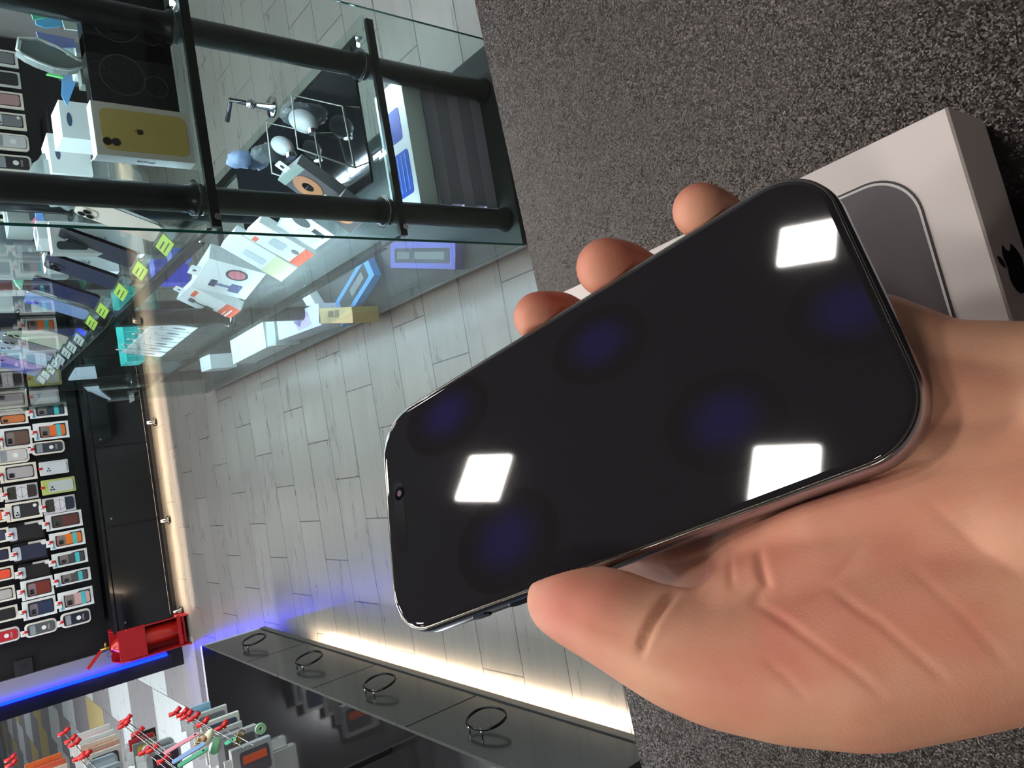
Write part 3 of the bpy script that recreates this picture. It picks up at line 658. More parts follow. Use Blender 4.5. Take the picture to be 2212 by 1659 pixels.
SFm = Fr(sp-np.array([0, -.012, 0]), (1, 0, 0), (0, 0, 1)); mb = MB(); mb.rr(SFm, -.045, .045, -.045, .045, .008, -.004, .010, mat('socket_grey', (40, 41, 44), .3), top_in=.003); obj('plate', mb, t)
mb = MB(); mb.disc(SFm, 0, 0, .022, .0101, .011, BLKM); obj('outlet', mb, t)

# ------------------------------------------------------------------ fire extinguisher in its red stand
REDP = mat('red_paint', (158, 22, 28), 0.35); ex, ey = -0.845, 5.17
t = thing('extinguisher_stand', (ex, ey, 0), 'red metal stand holding a fire extinguisher by the back wall', 'extinguisher stand')
XF = Fr((ex, ey-.07, 0), (1, 0, 0), (0, 0, 1))
mb = MB()
for sx in (-.093, .085): mb.prism(Fr((ex+sx, ey+.07, 0), (0, -1, 0), (0, 0, 1)), [(0, 0), (.16, 0), (.16, .012), (.145, .05), (.145, .35), (.12, .40), (0, .42)], 0, .008, REDP)
mb.box(XF, -.093, .093, 0.0, .42, -.145, -.138, REDP); obj('side_frame', mb, t)
mb = MB(); mb.box(XF, -.09, .09, .25, .40, -.006, .002, REDP, bev=.001); obj('front_plate', mb, t)
mb = MB(); mb.box(XF, -.09, .09, .045, .065, -.006, .004, REDP, bev=.001); obj('front_bar', mb, t)
mb = MB(); mb.box(XF, -.085, .085, .02, .030, -.135, -.008, REDP); obj('shelf_plate', mb, t)
t = thing('fire_extinguisher', (ex, ey, .032), 'red fire extinguisher standing inside the red metal stand', 'fire extinguisher')
mb = MB(); mb.lathe((ex, ey, .032), (0, 0, 1), [(.045, 0), (.055, .006), (.056, .30), (.052, .34), (.038, .372), (.018, .39), (.016, .40)], mat('extinguisher_red', (196, 38, 26), .22, coat=.4), 28); obj('cylinder', mb, t)
mb = MB(); mb.lathe((ex, ey, .432), (0, 0, 1), [(.014, 0), (.017, .01), (.017, .03), (.010, .04), (.010, .055)], mat('brass', (178, 146, 80), .3, 1.0), 16); mb.tube([(ex, ey, .455), (ex+.04, ey-.02, .458)], .006, MATS['brass']); obj('valve', mb, t)
mb = MB(); mb.box(Fr((ex-.005, ey-.01, .487), (-.65, -.25, .72), (0, 1, 0)), 0, .115, -.015, .015, -.006, .006, RED, bev=.003); obj('handle', mb, t)
mb = MB(); mb.tube([(ex-.03+.014*math.cos(a_), ey-.035, .447+.014*math.sin(a_)) for a_ in np.linspace(0, 2*math.pi, 14)[:-1]], .0018, WIRE, 6, closed=True); obj('pin_ring', mb, t)

# ------------------------------------------------------------------ left drawer cabinet with ring handles and glossy top
p0, p1 = np.array([-0.708, 3.665]), np.array([-0.772, 1.25]); ld = (p1-p0)/np.linalg.norm(p1-p0); LL = np.linalg.norm(p1-p0)
LZ0, LZ1 = .075, .345
LFc = Fr((p0[0], p0[1], 0), (ld[0], ld[1], 0), (0, 0, 1)); 
if LFc.n[0] < 0: LFc.n = -LFc.n
GTOP = mat('glossy_black_top', (24, 23, 24), 0.10, coat=1.0, spec=.9); FACE = mat('drawer_face', (30, 32, 30), 0.2, coat=.2)
t = thing('drawer_cabinet', LFc.P(LL/2, 0, -.3), 'low glossy black drawer cabinet with ring handles along the left side of the aisle', 'cabinet')
mb = MB(); mb.box(LFc, 0, LL, LZ0, LZ1-.012, -.62, -.016, BLKM); mb.box(LFc, -.01, LL, LZ0-.012, LZ0, -.62, .004, mat('plinth_lip', (52, 54, 54), .3)); mb.box(LFc, -.01, LL, LZ0-.026, LZ0-.0121, -.006, .004, MATS['plinth_lip']); obj('body', mb, t)
mb = MB(); mb.box(LFc, -.006, LL, LZ1-.012, LZ1, -.64, .003, GTOP, bev=.0008); obj('top', mb, t)
mb = MB(); mb.box(LFc, -.030, -.0065, LZ0, LZ1, -.64, .0, mat('pale_end_board', (176, 172, 186), .5)); obj('end_board', mb, t)
seams = [0.0, .50, .79, 1.10, 1.71, 2.28, LL]
hq = [onx(543, 1401, -.72), onx(660, 1442, -.73), onx(814, 1497, -.745), onx(1043, 1581, -.76)]
hs = [float((q_[:2]-p0) @ ld) for q_ in hq]
seams = [0.0, .505, 1.11, 1.72, LL]
for i in range(4):
    mb = MB(); mb.box(LFc, seams[i]+.0025, seams[i+1]-.0025, LZ0+.004, LZ1-.016, -.016, 0, FACE, bev=.0012); d_ = obj('drawer', mb, t)
    hx = hs[i]; hz = .215
    if not seams[i]+.08 < hx < seams[i+1]-.08: hx = (seams[i]+seams[i+1])/2
    HM = mat('ring_handle_black', (20, 20, 22), .2, .6)
    mb = MB(); pts = []
    for k in range(28):
        a_ = 2*math.pi*k/28; rx, rz = .062, .044
        x = math.copysign(abs(math.cos(a_))**.8, math.cos(a_))*rx; z = math.copysign(abs(math.sin(a_))**.9, math.sin(a_))*rz
        pts.append(LFc.P(hx+x, hz+z, .030-.010*(z/rz)))
    mb.tube(pts, .0042, HM, 8, closed=True)
    for sx in (-.028, .028): mb.tube([LFc.P(hx+sx, hz+.040, 0), LFc.P(hx+sx, hz+.041, .024)], .003, CHROME, 8)
    obj('ring_handle', mb, d_)
for q_ in (.15, 1.0, 1.8, 2.3):
    mb = MB(); o_ = LFc.P(q_, 0, -.10); mb.lathe((o_[0], o_[1], 0), (0, 0, 1), [(.02, 0), (.02, LZ0-.012)], BLK); obj('foot', mb, t)
mb = MB(); mb.box(LFc, .42, LL, LZ0-.0165, LZ0-.0125, -.035, -.014, WARM)
tag(obj('light_strip', mb), 'warm white LED strip under the drawer cabinet on the left', 'LED strip')

# ------------------------------------------------------------------ glass showcase on the right
SX0, SX1, SY0, SY1 = 0.474, 1.035, 1.424, 4.02
SZ = (0.055, 0.430, 0.858)                       # top faces of the three shelves
t = thing('glass_showcase', ((SX0+SX1)/2, (SY0+SY1)/2, 0), 'tall glass showcase with round black posts full of phones and boxes', 'showcase')
COOL = mat('cool_led', (235, 245, 255), 0.5, emit=(214, 236, 255), es=TUBE_E)
mb = MB(); mb.box(WF, SX0+.11, SX1-.08, SY0+.10, SY1-.10, 0.0, 0.040, BLKM); obj('plinth', mb, t)
mb = MB(); mb.box(WF, SX0+.005, SX1-.005, SY0+.005, SY1-.005, .041, SZ[0], mat('bottom_board', (40, 44, 44), .30)); mb.box(WF, SX0+.002, SX0+.0045, SY0, SY1, .04, SZ[0], mat('steel_edge', (120, 126, 124), .3)); obj('bottom_board', mb, t)
for z in SZ[1:]:
    mb = MB(); mb.box(WF, SX0+.016, SX1-.012, SY0+.012, SY1-.012, z-.008, z, GLASS); s_ = obj('shelf', mb, t)
    mb = MB(); mb.box(WF, SX0+.0125, SX0+.0155, SY0+.012, SY1-.012, z-.0085, z+.0005, mat('shelf_edge', (14, 24, 22), .2)); mb.box(WF, SX0+.0125, SX0+.0330, SY0+.10, SY1-.03, z-.0105, z-.0086, MATS['shelf_edge']); mb.box(WF, SX0+.0125, SX0+.0150, SY0+.10, SY1-.03, z-.024, z-.0106, MATS['shelf_edge']); obj('shelf_edge', mb, s_)
ZT = 1.62
for nm, bxs in (('front_pane', (SX0, SX0+.006, SY0, SY1)), ('end_pane', (SX0+.0065, SX1, SY0, SY0+.006)), ('end_pane', (SX0+.0065, SX1, SY1-.006, SY1))):
    mb = MB(); mb.box(WF, *bxs, SZ[0]+.001, ZT, GLASS); pn = obj(nm, mb, t)
    mb = MB()
    if nm == 'front_pane': mb.box(WF, SX0+.0005, SX0+.0055, SY0-.0015, SY0-.0002, SZ[0], ZT, GEDGE)
    else: mb.box(WF, SX1+.0002, SX1+.0016, bxs[2]+.0005, bxs[3]-.0005, SZ[0], ZT, GEDGE)
    obj('pane_edge', mb, pn)
mb = MB(); mb.box(WF, SX0, SX1, SY0, SY1, ZT+.001, ZT+.009, GLASS); obj('top_pane', mb, t)
PR = .0265
for yy in (SY0+.055, 2.55, SY1-.10):
    for xx in (SX0+.088, SX1-.115):
        mb = MB()
        for za, zb in ((SZ[0]+.001, SZ[1]-.0095), (SZ[1]+.001, SZ[2]-.0095), (SZ[2]+.001, ZT)):
            mb.lathe((xx, yy, za), (0, 0, 1), [(PR+.006, 0), (PR+.006, .006), (PR+.001, .010), (PR, .030), (PR-.0002, .032), (PR, .034), (PR, zb-za-.01), (PR+.005, zb-za-.006), (PR+.005, zb-za)], STEELB, 32)
        obj('post', mb, t)
        for z in SZ[1:]:
            mb = MB(); mb.ring(Fr((xx, yy, z+.0005), (1, 0, 0), (0, 1, 0)), 0, 0, PR+.001, PR+.012, 0, .002, CHROME, 28); obj('flange', mb, t)
    for z in SZ[1:]:
        mb = MB(); mb.box(WF, SX0+.018, SX1-.02, yy-.047 if yy < 2 else yy-.006, yy-.036 if yy < 2 else yy+.006, z-.027, z-.0087, STEELB); obj('crossbar', mb, t)
        mb = MB(); mb.disc(Fr((SX0+.036, (yy-.048 if yy < 2 else yy-.007), z-.020), (1, 0, 0), (0, 0, 1)), 0, 0, .007, 0, .006, CHROME, 16); obj('bolt', mb, t)
mb = MB(); mb.tube([(SX0+.03, SY0+.08, 1.585), (SX0+.03, SY1-.08, 1.585)], .010, COOL, 8); o_ = obj('light_tube', mb); tag(o_, 'added unseen cool white tube under the top glass, lighting the upper shelf goods', 'LED tube')  # added lamp out of view, lights the upper shelf
for z in SZ[1:]:
    mb = MB(); mb.box(WF, SX1-.060, SX1-.030, SY0+.07, SY1-.07, z-.012, z-.0087, STEELB); mb.box(WF, SX1-.032, SX1-.030, SY0+.07, SY1-.07, z-.032, z-.0125, STEELB); mb.box(WF, SX1-.060, SX1-.058, SY0+.07, SY1-.07, z-.020, z-.0125, STEELB); obj('light_channel', mb, t)
for z in SZ[1:]+(1.60,):
    mb = MB(); mb.tube([(SX1-.045, SY0+.08, z-.022), (SX1-.045, SY1-.08, z-.022)], .006, COOL, 8); o_ = obj('light_tube', mb)
    tag(o_, 'cool white LED tube along the rear edge of the %s of the showcase' % {SZ[1]: 'lower shelf', SZ[2]: 'upper shelf', 1.60: 'top glass'}[z], 'LED tube')
for z in (SZ[1], SZ[2]):
    mb = MB(); mb.tube([(SX0+.024, SY0+.12, z-.0165), (SX0+.024, SY1-.10, z-.0165)], .0045, COOL, 8); o_ = obj('light_tube', mb)
    tag(o_, 'thin cool white LED tube along the front edge under the %s' % {SZ[1]: 'lower shelf', SZ[2]: 'upper shelf'}[z], 'LED tube')

# frame from a base edge (two image points on a shelf) and the image point above its first end
def lean(b0, b1, t0, z, face=-1):
    B0, B1, = onz(*b0, z), onz(*b1, z); u = (B1-B0)/np.linalg.norm(B1-B0)
    d = ray(*t0); s = ((B0-CAM) @ u)/(d @ u); T = CAM+d*s; v = T-B0; h = np.linalg.norm(v)
    F = Fr(B0, u, v); 
    if F.n @ (CAM-F.o) < 0: F = Fr(F.o, F.u, F.v, -F.n)
    return F, float(np.linalg.norm(B1-B0)), h
# ---- display phones along the front of the upper shelf
GREEN = C(172, 204, 66)
def shelf_phone(B0, w, h, col, label, lens='three', tagcol=None, lean_deg=23.0, yaw=8.0, tint=None):
    ya = math.radians(yaw); u = np.array([math.sin(ya), -math.cos(ya), 0]); n0 = np.array([-math.cos(ya), -math.sin(ya), 0]); la = math.radians(lean_deg)
    v = np.array([0, 0, 1])*math.cos(la)-n0*math.sin(la); F = Fr(B0, u, v)
    if F.n @ (CAM-F.o) < 0: F = Fr(F.o, F.u, F.v, -F.n)
    r = thing('display_phone', B0+np.array([0, 0, -.028]), label, 'phone', 'phones standing along the front of the upper shelf')
    M = col
    obj('body', (lambda q: (q.rr(F, 0, w, 0, h, .011, -.0078, 0, M, tint or mat('phone_side_silver', (190, 190, 186), .2, 1.0), seg=5, top_in=.0012), q)[1])(MB()), r)
    mb = MB(); mb.rr(F, w*.07, w*.52, h*.74, h*.965, .009, .0002, .0015, M, seg=4)
    P3 = ((.2, .91), (.2, .81), (.39, .86)) if lens == 'three' else ((.2, .91), (.38, .81))
    for q in P3: mb.disc(F, w*q[0], h*q[1], w*.085, .0016, .0034, BLK, 14); mb.ring(F, w*q[0], h*q[1], w*.085, w*.10, .0016, .0036, CHROME, 14)
    obj('cameras', mb, r)
    return r, F
def stand(F, w, label, green=True):
    r = thing('phone_stand', F.P(w/2, 0, 0), label, 'stand', 'clear stands with tags under the display phones')
    mb = MB(); mb.box(F, w*.08, w*.92, -.004, .0, -.010, .012, CLEAR); mb.box(F, w*.08, w*.92, -.03, .12, -.0115, -.009, CLEAR); obj('support', mb, r)
    TF = Fr(F.P(w*.1, -.004, .010), F.u, F.v*.62+F.n*-.35)
    mb = MB(); mb.box(TF, 0, w*.84, -.030, 0, .0, .0015, GREEN if green else C(186, 196, 192)); mb.box(TF, w*.1, w*.55, -.012, -.009, .0016, .0019, PRINT); mb.box(TF, w*.1, w*.7, -.022, -.0195, .0016, .0019, PRINT); obj('price_label', mb, r)
PHN = [((333, 525), C(208, 196, 184), 'cream display phone with its lower end by the showcase post', 'three', 1),
       ((282, 580), mat('graphite', (48, 52, 58), .3), 'black display phone with a reddish top edge, second from the showcase post', 'three', 1),
       ((243, 626), mat('graphite', (48, 52, 58), .3), 'black display phone in the middle of the green-tagged row', 'three', 1),
       ((205, 666), C(40, 46, 54, .3), 'black display phone right beside the light blue one', 'two', 1),
       ((183, 692), C(132, 156, 196, .3), 'light blue display phone at the far end of the green-tagged row', 'two', 1),
       ((156, 722), C(46, 50, 50, .3), 'dark display phone just past the light blue one, grey tag', 'two', 0),
       ((141, 738), C(196, 184, 172), 'beige display phone at the far half of the shelf', 'two', 0),
       ((130, 752), C(186, 196, 170), 'pale green display phone at the far half of the shelf', 'two', 0),
       ((117, 764), C(120, 116, 114), 'grey-brown display phone at the far half of the shelf', 'two', 0),
       ((108, 776), C(176, 184, 200), 'pale lavender display phone at the far half of the shelf', 'two', 0),
       ((98, 787), C(150, 184, 200), 'pale sky blue display phone at the far half of the shelf', 'two', 0),
       ((87, 800), C(176, 140, 196), 'violet display phone near the far end of the shelf', 'two', 0),
       ((78, 810), C(92, 100, 180), 'indigo display phone near the far end of the shelf', 'two', 0)]
for i, (b0, c_, lb, ln, gr) in enumerate(PHN):
    B0 = onz(*b0, SZ[2]+.030); w = .076 if i < 5 else .072
    if i >= 5: B0 = np.array([.521+.004, B0[1], B0[2]])
    r, F = shelf_phone(B0, w, .158, c_, lb, ln, tint=mat('phone_side_dark', (40, 30, 34), .2, .8) if i in (1, 2, 3) else None)
    stand(F, w, ('clear stand with a lime green price tag under the %s phone' if gr else 'clear stand with a grey price tag under the %s phone') % ['cream', 'red-edged black', 'middle black', 'last black', 'light blue', 'dark', 'beige', 'pale green', 'grey-brown', 'lavender', 'sky blue', 'violet', 'indigo'][i], bool(gr))

# ---- boxes: upright box with a front face in the plane Y = y
def ybox(name, tl_, br_, y, d, label, cat, colf, group=None, z=None, h=None, cols=None):
    x0, x1, z0, z1 = wf(tl_, br_, y)
    if z is not None: z1 = z+(z1-z0) if h is None else z+h; z0 = z
    F = Fr((x0, y, z0), (1, 0, 0), (0, 0, 1)); r = thing(name, F.P((x1-x0)/2, 0, -d/2), label, cat, group)
    mb = MB(); mb.box(F, 0, x1-x0, 0, z1-z0, -d, 0, colf, bev=.0008, Mside=cols); obj('carton', mb, r)
    return r, F, x1-x0, z1-z0
Z3 = SZ[2]
DKB = mat('box_black', (12, 12, 14), .25)
LENSM = mat('lens_print', (70, 62, 58), .3)
for k, (a, b, lb) in enumerate((((213, 228), (436, 118), 'black phone box with camera lens print, beside the box with the yellow phone'), ((196, 112), (418, 4), 'black phone box with camera lens print, further from the yellow one'))):
    r, F, w, h = ybox('black_phone_box', a, b, 1.490, .034, lb, 'box', DKB, 'black phone boxes at the showcase end', z=Z3+.0005, h=.158)
    w = w-.004; mb = MB()
    for cx_, cz_, rr_ in ((.50, .62, .30), (.40, .24, .16), (.55, .90, .10)):
        mb.ring(F, w*cx_, h*cz_, w*rr_*.95, w*rr_, .0001, .0005, LENSM, 30)
    mb.ring(F, w*.5, h*.62, w*.17, w*.18, .0001, .0005, mat('lens_print2', (36, 32, 36), .3), 24); obj('printed_lenses', mb, r)
r, F, w, h = ybox('phone_box', (222, 334), (417, 246), 1.445, .032, 'white phone box with a yellow two-camera phone printed on its front', 'box', mat('box_white2', (206, 200, 192), .45), z=Z3+.0005, cols=mat('box_white_side', (222, 232, 238), .45))
mb = MB(); mb.rr(F, w*.11, w*.89, h*.05, h*.93, .014, .0001, .0006, C(196, 172, 100), seg=8); obj('printed_phone', mb, r)
mb = MB()
for q in (.80, .885): mb.disc(F, w*.26, h*q, w*.075, .0007, .0012, mat('lens_brown', (40, 26, 20), .2), 18)
obj('printed_cameras', mb, r); apple(Fr(F.P(w*.5, h*.55, .0006), F.u, F.v), 0, 0, .012, mat('emblem_dark', (48, 34, 24), .3), r)
SFc = Fr(F.P(0, 0, 0), (0, 0, 1), (0, -1, 0)); text('iPhone', Fr(F.P(0, h*.5, -.016), (0, 0, -1), (0, -1, 0)) if False else Fr(F.P(-.0002, h*.5, -.016), (0, 0, 1), (0, 1, 0)), 0, 0, .012, C(90, 90, 90), 'side_lettering', r)
# two earphone boxes and neighbours near the back of the upper shelf
def topbox(name, corners, z, hgt, label, cat, M, group=None, Mtop=None):
    q = [onz(*c, z+hgt) for c in corners]; o = q[0]; u = (q[1]-q[0]+q[2]-q[3])/2; v = (q[3]-q[0]+q[2]-q[1])/2
    F = Fr(o, u, v); wu, wv = np.linalg.norm(u), np.linalg.norm(v-F.u*(v @ F.u))
    if F.n[2] < 0: F = Fr(F.o, F.u, F.v, (0, 0, 1))
    r = thing(name, F.P(wu/2, wv/2, -hgt), label, cat, group)
    mb = MB(); mb.box(F, 0, wu, 0, wv, -hgt+.0008, 0, Mtop or M, bev=.0008, Mside=M); obj('carton', mb, r)
    return r, F, wu, wv
WH = mat('white_box', (224, 230, 230), .45)
for k, (cs, hh) in enumerate((([(110, 249), (126, 215), (151, 265), (135, 298)], .10), ([(89, 321), (100, 286), (128, 332), (115, 365)], .10))):
    r, F, a_, b_ = topbox('earphone_box', cs, Z3, hh, ('white earphone box with a dark oval, next to the blue leaflet', 'white earphone box with a dark oval, beside the black post')[k], 'box', WH, 'white earphone boxes on the upper shelf')
    S_ = Fr(F.P(a_*.15, 0, -.012), F.u, (0, 0, 1), -F.v if (-F.v) @ (CAM-F.o) > 0 else F.v)
    for side in (0, 1):
        o_ = F.P(0, b_/2, -.02) if side == 0 else F.P(a_, b_/2, -.02)
        nn_ = -F.u if side == 0 else F.u
        if nn_ @ (CAM-o_) > 0 or side == 1:
            Q = Fr(o_, F.v, (0, 0, 1), nn_); mb = MB(); mb.disc(Q, 0, 0, .018, .0001, .0006, C(66, 82, 112), 18, ry=.006); obj('oval_print', mb, r); break
r, F, w, h = ybox('white_phone_box', (100, 545), (292, 487), 1.86, .03, 'white phone box standing behind the black display phones, nearest the post', 'box', WH, 'white phone boxes behind the display phones', z=Z3+.0005)
r2, F2, w2, h2 = ybox('white_phone_box', (76, 585), (232, 548), 2.10, .03, 'white phone box standing behind the black display phones, further from the post', 'box', WH, 'white phone boxes behind the display phones', z=Z3+.0005)
for (r_, F_, w_, h_) in ((r, F, w, h), (r2, F2, w2, h2)):
    text('iPhone', Fr(F_.P(w_*.5, h_*.5, 0), (0, 0, 1), (-1, 0, 0)), 0, 0, .013, C(70, 74, 78), 'lettering', r_)
    mb = MB(); mb.rr(F_, w_*.1, w_*.38, h_*.62, h_*.95, .008, .0001, .0006, C(66, 72, 72)); obj('printed_phone', mb, r_)
# leaflets, pouch and other goods at the back of the upper shelf
def slab(name, c4, y, th, M, label, cat, bend=0.0):
    base = SZ[2]+.0005 if name != 'white_bag' else SZ[1]+.0005
    if y < 2.4:
        cx_ = sum(c[0] for c in c4)/len(c4); cy_ = sum(c[1] for c in c4)/len(c4); y = float(onx(cx_, cy_, .97)[1]) + (y-2.0)*.05
    q = [ony(*c, y) for c in c4]; n = len(q)
    r = thing(name, np.mean(q, axis=0), label, cat); F = Fr((0, y, 0), (1, 0, 0), (0, 0, 1))
    mb = MB(); mb.prism(F, [(p[0], p[2]) for p in q], -th, 0, M); obj('sheet', mb, r)
    lo = min(q, key=lambda p: p[2])
    if lo[2] > base+.004:
        mb = MB(); mb.box(F.at(lo[0], 0), -.008, .008, base, lo[2]+.01, -th-.0015, -th-.0003, CLEAR); mb.box(F.at(lo[0], 0), -.02, .02, base, base+.003, -th-.03, .03, CLEAR); obj('support', mb, r)
    return r, F, q
slab('teal_booklet', [(60, 5), (150, 22), (134, 32), (72, 42)], 2.25, .004, C(110, 206, 176), 'mint green booklet at the back of the upper shelf', 'booklet')
slab('blue_booklet', [(75, 36), (130, 30), (142, 55), (100, 60), (78, 52)], 2.30, .004, C(96, 164, 216), 'sky blue booklet under the mint green one', 'booklet')
slab('violet_card', [(78, 68), (160, 84), (164, 102), (118, 104), (82, 80)], 2.32, .004, C(130, 142, 200), 'violet blue card behind the grey pouch', 'card')
slab('white_tag_card', [(130, 28), (170, 28), (176, 66), (140, 62)], 2.20, .004, C(204, 214, 212), 'small pale card by the black phone boxes', 'card')
slab('mint_card', [(136, 104), (163, 100), (168, 134), (150, 124)], 2.18, .004, C(176, 214, 198), 'pale mint card beside the grey pouch', 'card')
slab('green_card', [(100, 160), (113, 149), (138, 165), (136, 168)], 2.05, .006, C(120, 216, 128), 'bright green card below the grey pouch', 'card')
slab('blue_leaflet', [(134, 170), (151, 148), (164, 178), (145, 229), (133, 206)], 1.95, .003, C(112, 178, 240), 'bright blue leaflet leaning by the earphone boxes', 'leaflet')
slab('pink_packet', [(66, 482), (76, 468), (88, 492), (78, 500)], 2.5, .01, C(226, 142, 172), 'small pink packet behind the white phone boxes', 'packet')
slab('blue_packet', [(76, 460), (92, 460), (97, 478), (84, 486)], 2.5, .01, C(110, 150, 216), 'small blue packet above the pink one', 'packet')
slab('mint_packet', [(26, 590), (44, 545), (60, 570), (46, 625), (34, 612)], 3.0, .02, C(130, 214, 180), 'mint green packet by the white phone boxes', 'packet')
slab('red_mint_packet', [(2, 640), (18, 604), (36, 630), (34, 660)], 3.2, .02, C(222, 150, 150), 'small red and mint packet behind the light blue phone', 'packet')
# grey oval carrying pouch
r = thing('grey_pouch', ony(110, 110, float(onx(110, 118, .93)[1]))*[1, 1, 0]+[0, 0, Z3], 'grey oval pouch with a pale seam leaning on the upper shelf', 'pouch')
yp_ = float(onx(110, 118, .93)[1])
pts_ = [(36, 108), (40, 84), (80, 84), (120, 100), (150, 118), (178, 134), (186, 144), (150, 152), (118, 148), (80, 134), (56, 122)]
q = [ony(*p_, yp_) for p_ in pts_]; F = Fr((0, yp_, 0), (1, 0, 0), (0, 0, 1)); PM = mat('pouch_grey', (116, 124, 122), .55)
mb = MB(); mb.prism(F, [(p_[0], p_[2]) for p_ in q], -.03, 0, PM, top_in=.006); obj('body', mb, r)
mb = MB(); mb.tube([p_-np.array([0, .002, 0]) for p_ in q], .003, mat('pouch_seam', (188, 196, 194), .4), 8, closed=True); obj('seam', mb, r)
lo = min(q, key=lambda p: p[2]); mb = MB(); mb.box(F.at(lo[0], 0), -.04, .02, SZ[2]+.0005, lo[2]+.012, -.03, -.001, PM); obj('foot', mb, r)

# more goods towards the back of the upper shelf
def rbox(x0, x1, y0, y1, h, col, label, name='carton_box', zb=None, rot=0.0):
    z = (SZ[2] if zb is None else zb)+.0006; c = np.array([(x0+x1)/2, (y0+y1)/2, z]); a = math.radians(rot)
    F = Fr(c, (math.cos(a), math.sin(a), 0), (-math.sin(a), math.cos(a), 0)); w, d = (x1-x0)/2, (y1-y0)/2
    r = thing(name, c, label, 'box'); mb = MB(); mb.box(F, -w, w, -d, d, 0, h, col, bev=.001); obj('carton', mb, r)
    mb = MB(); mb.box(F, -w*.5, w*.5, -d*.6, d*.2, h+.0002, h+.0008, C(120, 128, 132)); Q = Fr(F.P(0, -d, h*.5), F.u, (0, 0, 1), -F.v); mb.box(Q, -w*.6, w*.6, -h*.1, h*.15, .0002, .0008, C(104, 112, 118)); obj('print', mb, r); return r
rbox(.86, .97, 2.62, 2.70, .16, C(176, 182, 178), 'pale upright box beyond the earphone boxes', rot=12)
rbox(.74, .84, 2.70, 2.76, .19, C(150, 156, 154), 'mid grey upright box beyond the earphone boxes', rot=-8)
rbox(.88, .98, 2.90, 2.96, .22, C(110, 118, 122), 'slate grey upright box further along the upper shelf', rot=5)
rbox(.66, .76, 2.95, 3.01, .20, C(206, 208, 206), 'tall white box further along the upper shelf', rot=-4)
rbox(.82, .93, 3.20, 3.27, .24, C(92, 74, 74), 'tall brown box near the far end of the upper shelf', rot=10)
rbox(.62, .72, 3.25, 3.32, .17, C(168, 176, 186), 'blue-grey box near the far end of the upper shelf', rot=0)
rbox(.74, .80, 2.36, 2.42, .13, C(214, 216, 214), 'small white carton between the earphone boxes and the phones', rot=20)
rbox(.93, .99, 1.72, 1.78, .12, C(196, 204, 204), 'small pale carton right behind the black phone boxes', rot=0)
for k, (x, y, h, cc, lb) in enumerate(((.90, 2.30, .13, (150, 160, 160), 'large crumpled grey plastic bag behind the earphone boxes'), (.80, 2.55, .10, (96, 84, 82), 'brown-grey soft pouch behind the earphone boxes'), (.70, 3.05, .12, (170, 180, 184), 'pale crumpled plastic bag among the tall boxes'))):
    c_ = np.array([x, y, SZ[2]+h*.55]); r = thing('plastic_bag', (x, y, SZ[2]), lb, 'bag'); mb = MB(); rn = random.Random(k+9)
    mb.sphere(c_, h*.55, glassmat('bag_%d' % k, (.8, .84, .84), dull=.6, dullcol=cc), 18, 11, sc=(1.1, .7, 1.0)); mb.v = [tuple(np.array(v_)+[rn.uniform(-.007, .007) for _ in range(3)]) for v_ in mb.v]
    mb.v = [(v_[0], v_[1], max(v_[2], SZ[2]+.0006)) for v_ in mb.v]; obj('bag', mb, r)

# ------------------------------------------------------------------ lower shelf goods (z = SZ[1])
Z2, Z1 = SZ[1], SZ[0]
ORL = C(226, 92, 52)
def pack(name, B0, B1, T0, z, d, label, cat, M, group=None, Mside=None):
    F, w, h = lean(B0, B1, T0, z+.001)
    r = thing(name, F.P(w/2, 0, -d/2), label, cat, group)
    mb = MB(); mb.box(F, 0, w, 0, h, -d, 0, M, bev=.0008, Mside=Mside); obj('carton', mb, r); return r, F, w, h
def hangtab(F, w, h, r):
    mb = MB(); mb.rr(F, w*.36, w*.64, h-.002, h+.030, .004, -.004, -.003, WH); mb.disc(F, w*.5, h+.015, .006, -.0029, -.0026, PRINT, 12); obj('hang_tab', mb, r)
r, F, w, h = pack('cable_pack', (486, 696), (520, 671), (381, 646), Z2, .035, 'white cable pack with an orange bottom label, foremost of the overlapping packs', 'pack', WH)
hangtab(F, w, h, r); mb = MB(); mb.box(F, 0, w, 0, h*.28, .0002, .0008, ORL); mb.box(F, w*.2, w*.8, h*.10, h*.13, .0009, .0012, WHITE); mb.box(F, w*.2, w*.6, h*.17, h*.19, .0009, .0012, WHITE); mb.box(F, w*.55, w*.9, h*.80, h*.88, .0002, .0008, ORL); obj('labels', mb, r)
mb = MB(); mb.rr(F, w*.12, w*.42, h*.36, h*.52, .004, .0002, .0009, C(60, 72, 70)); mb.box(F, w*.3, w*.36, h*.52, h*.74, .0002, .0009, C(90, 100, 98)); mb.rr(F, w*.22, w*.42, h*.72, h*.84, .003, .0002, .0009, C(70, 84, 80)); obj('printed_cable', mb, r)
r, F, w, h = pack('cable_pack', (530, 648), (575, 592), (412, 618), Z2, .05, 'white cable pack with a blue plug print, behind the orange-labelled one', 'pack', WH, Mside=C(196, 206, 204))
hangtab(F, w, h, r); mb = MB(); mb.rr(F, w*.15, w*.42, h*.20, h*.40, .004, .0002, .0009, C(92, 104, 160)); mb.box(F, w*.25, w*.33, h*.40, h*.66, .0002, .0009, C(120, 132, 170)); mb.rr(F, w*.18, w*.4, h*.64, h*.76, .003, .0002, .0009, C(60, 66, 96)); obj('printed_plug', mb, r)
mb = MB(); mb.disc(F, w*.72, h*.42, w*.13, .0002, .0009, C(206, 120, 130), 16); mb.ring(F, w*.72, h*.42, w*.13, w*.17, .0002, .0009, C(70, 66, 80), 20); obj('printed_badge', mb, r)
r, F, w, h = pack('charger_pack', (608, 608), (642, 579), (476, 533), Z2, .022, 'long white charger box with a pale yellow bottom', 'pack', WH)
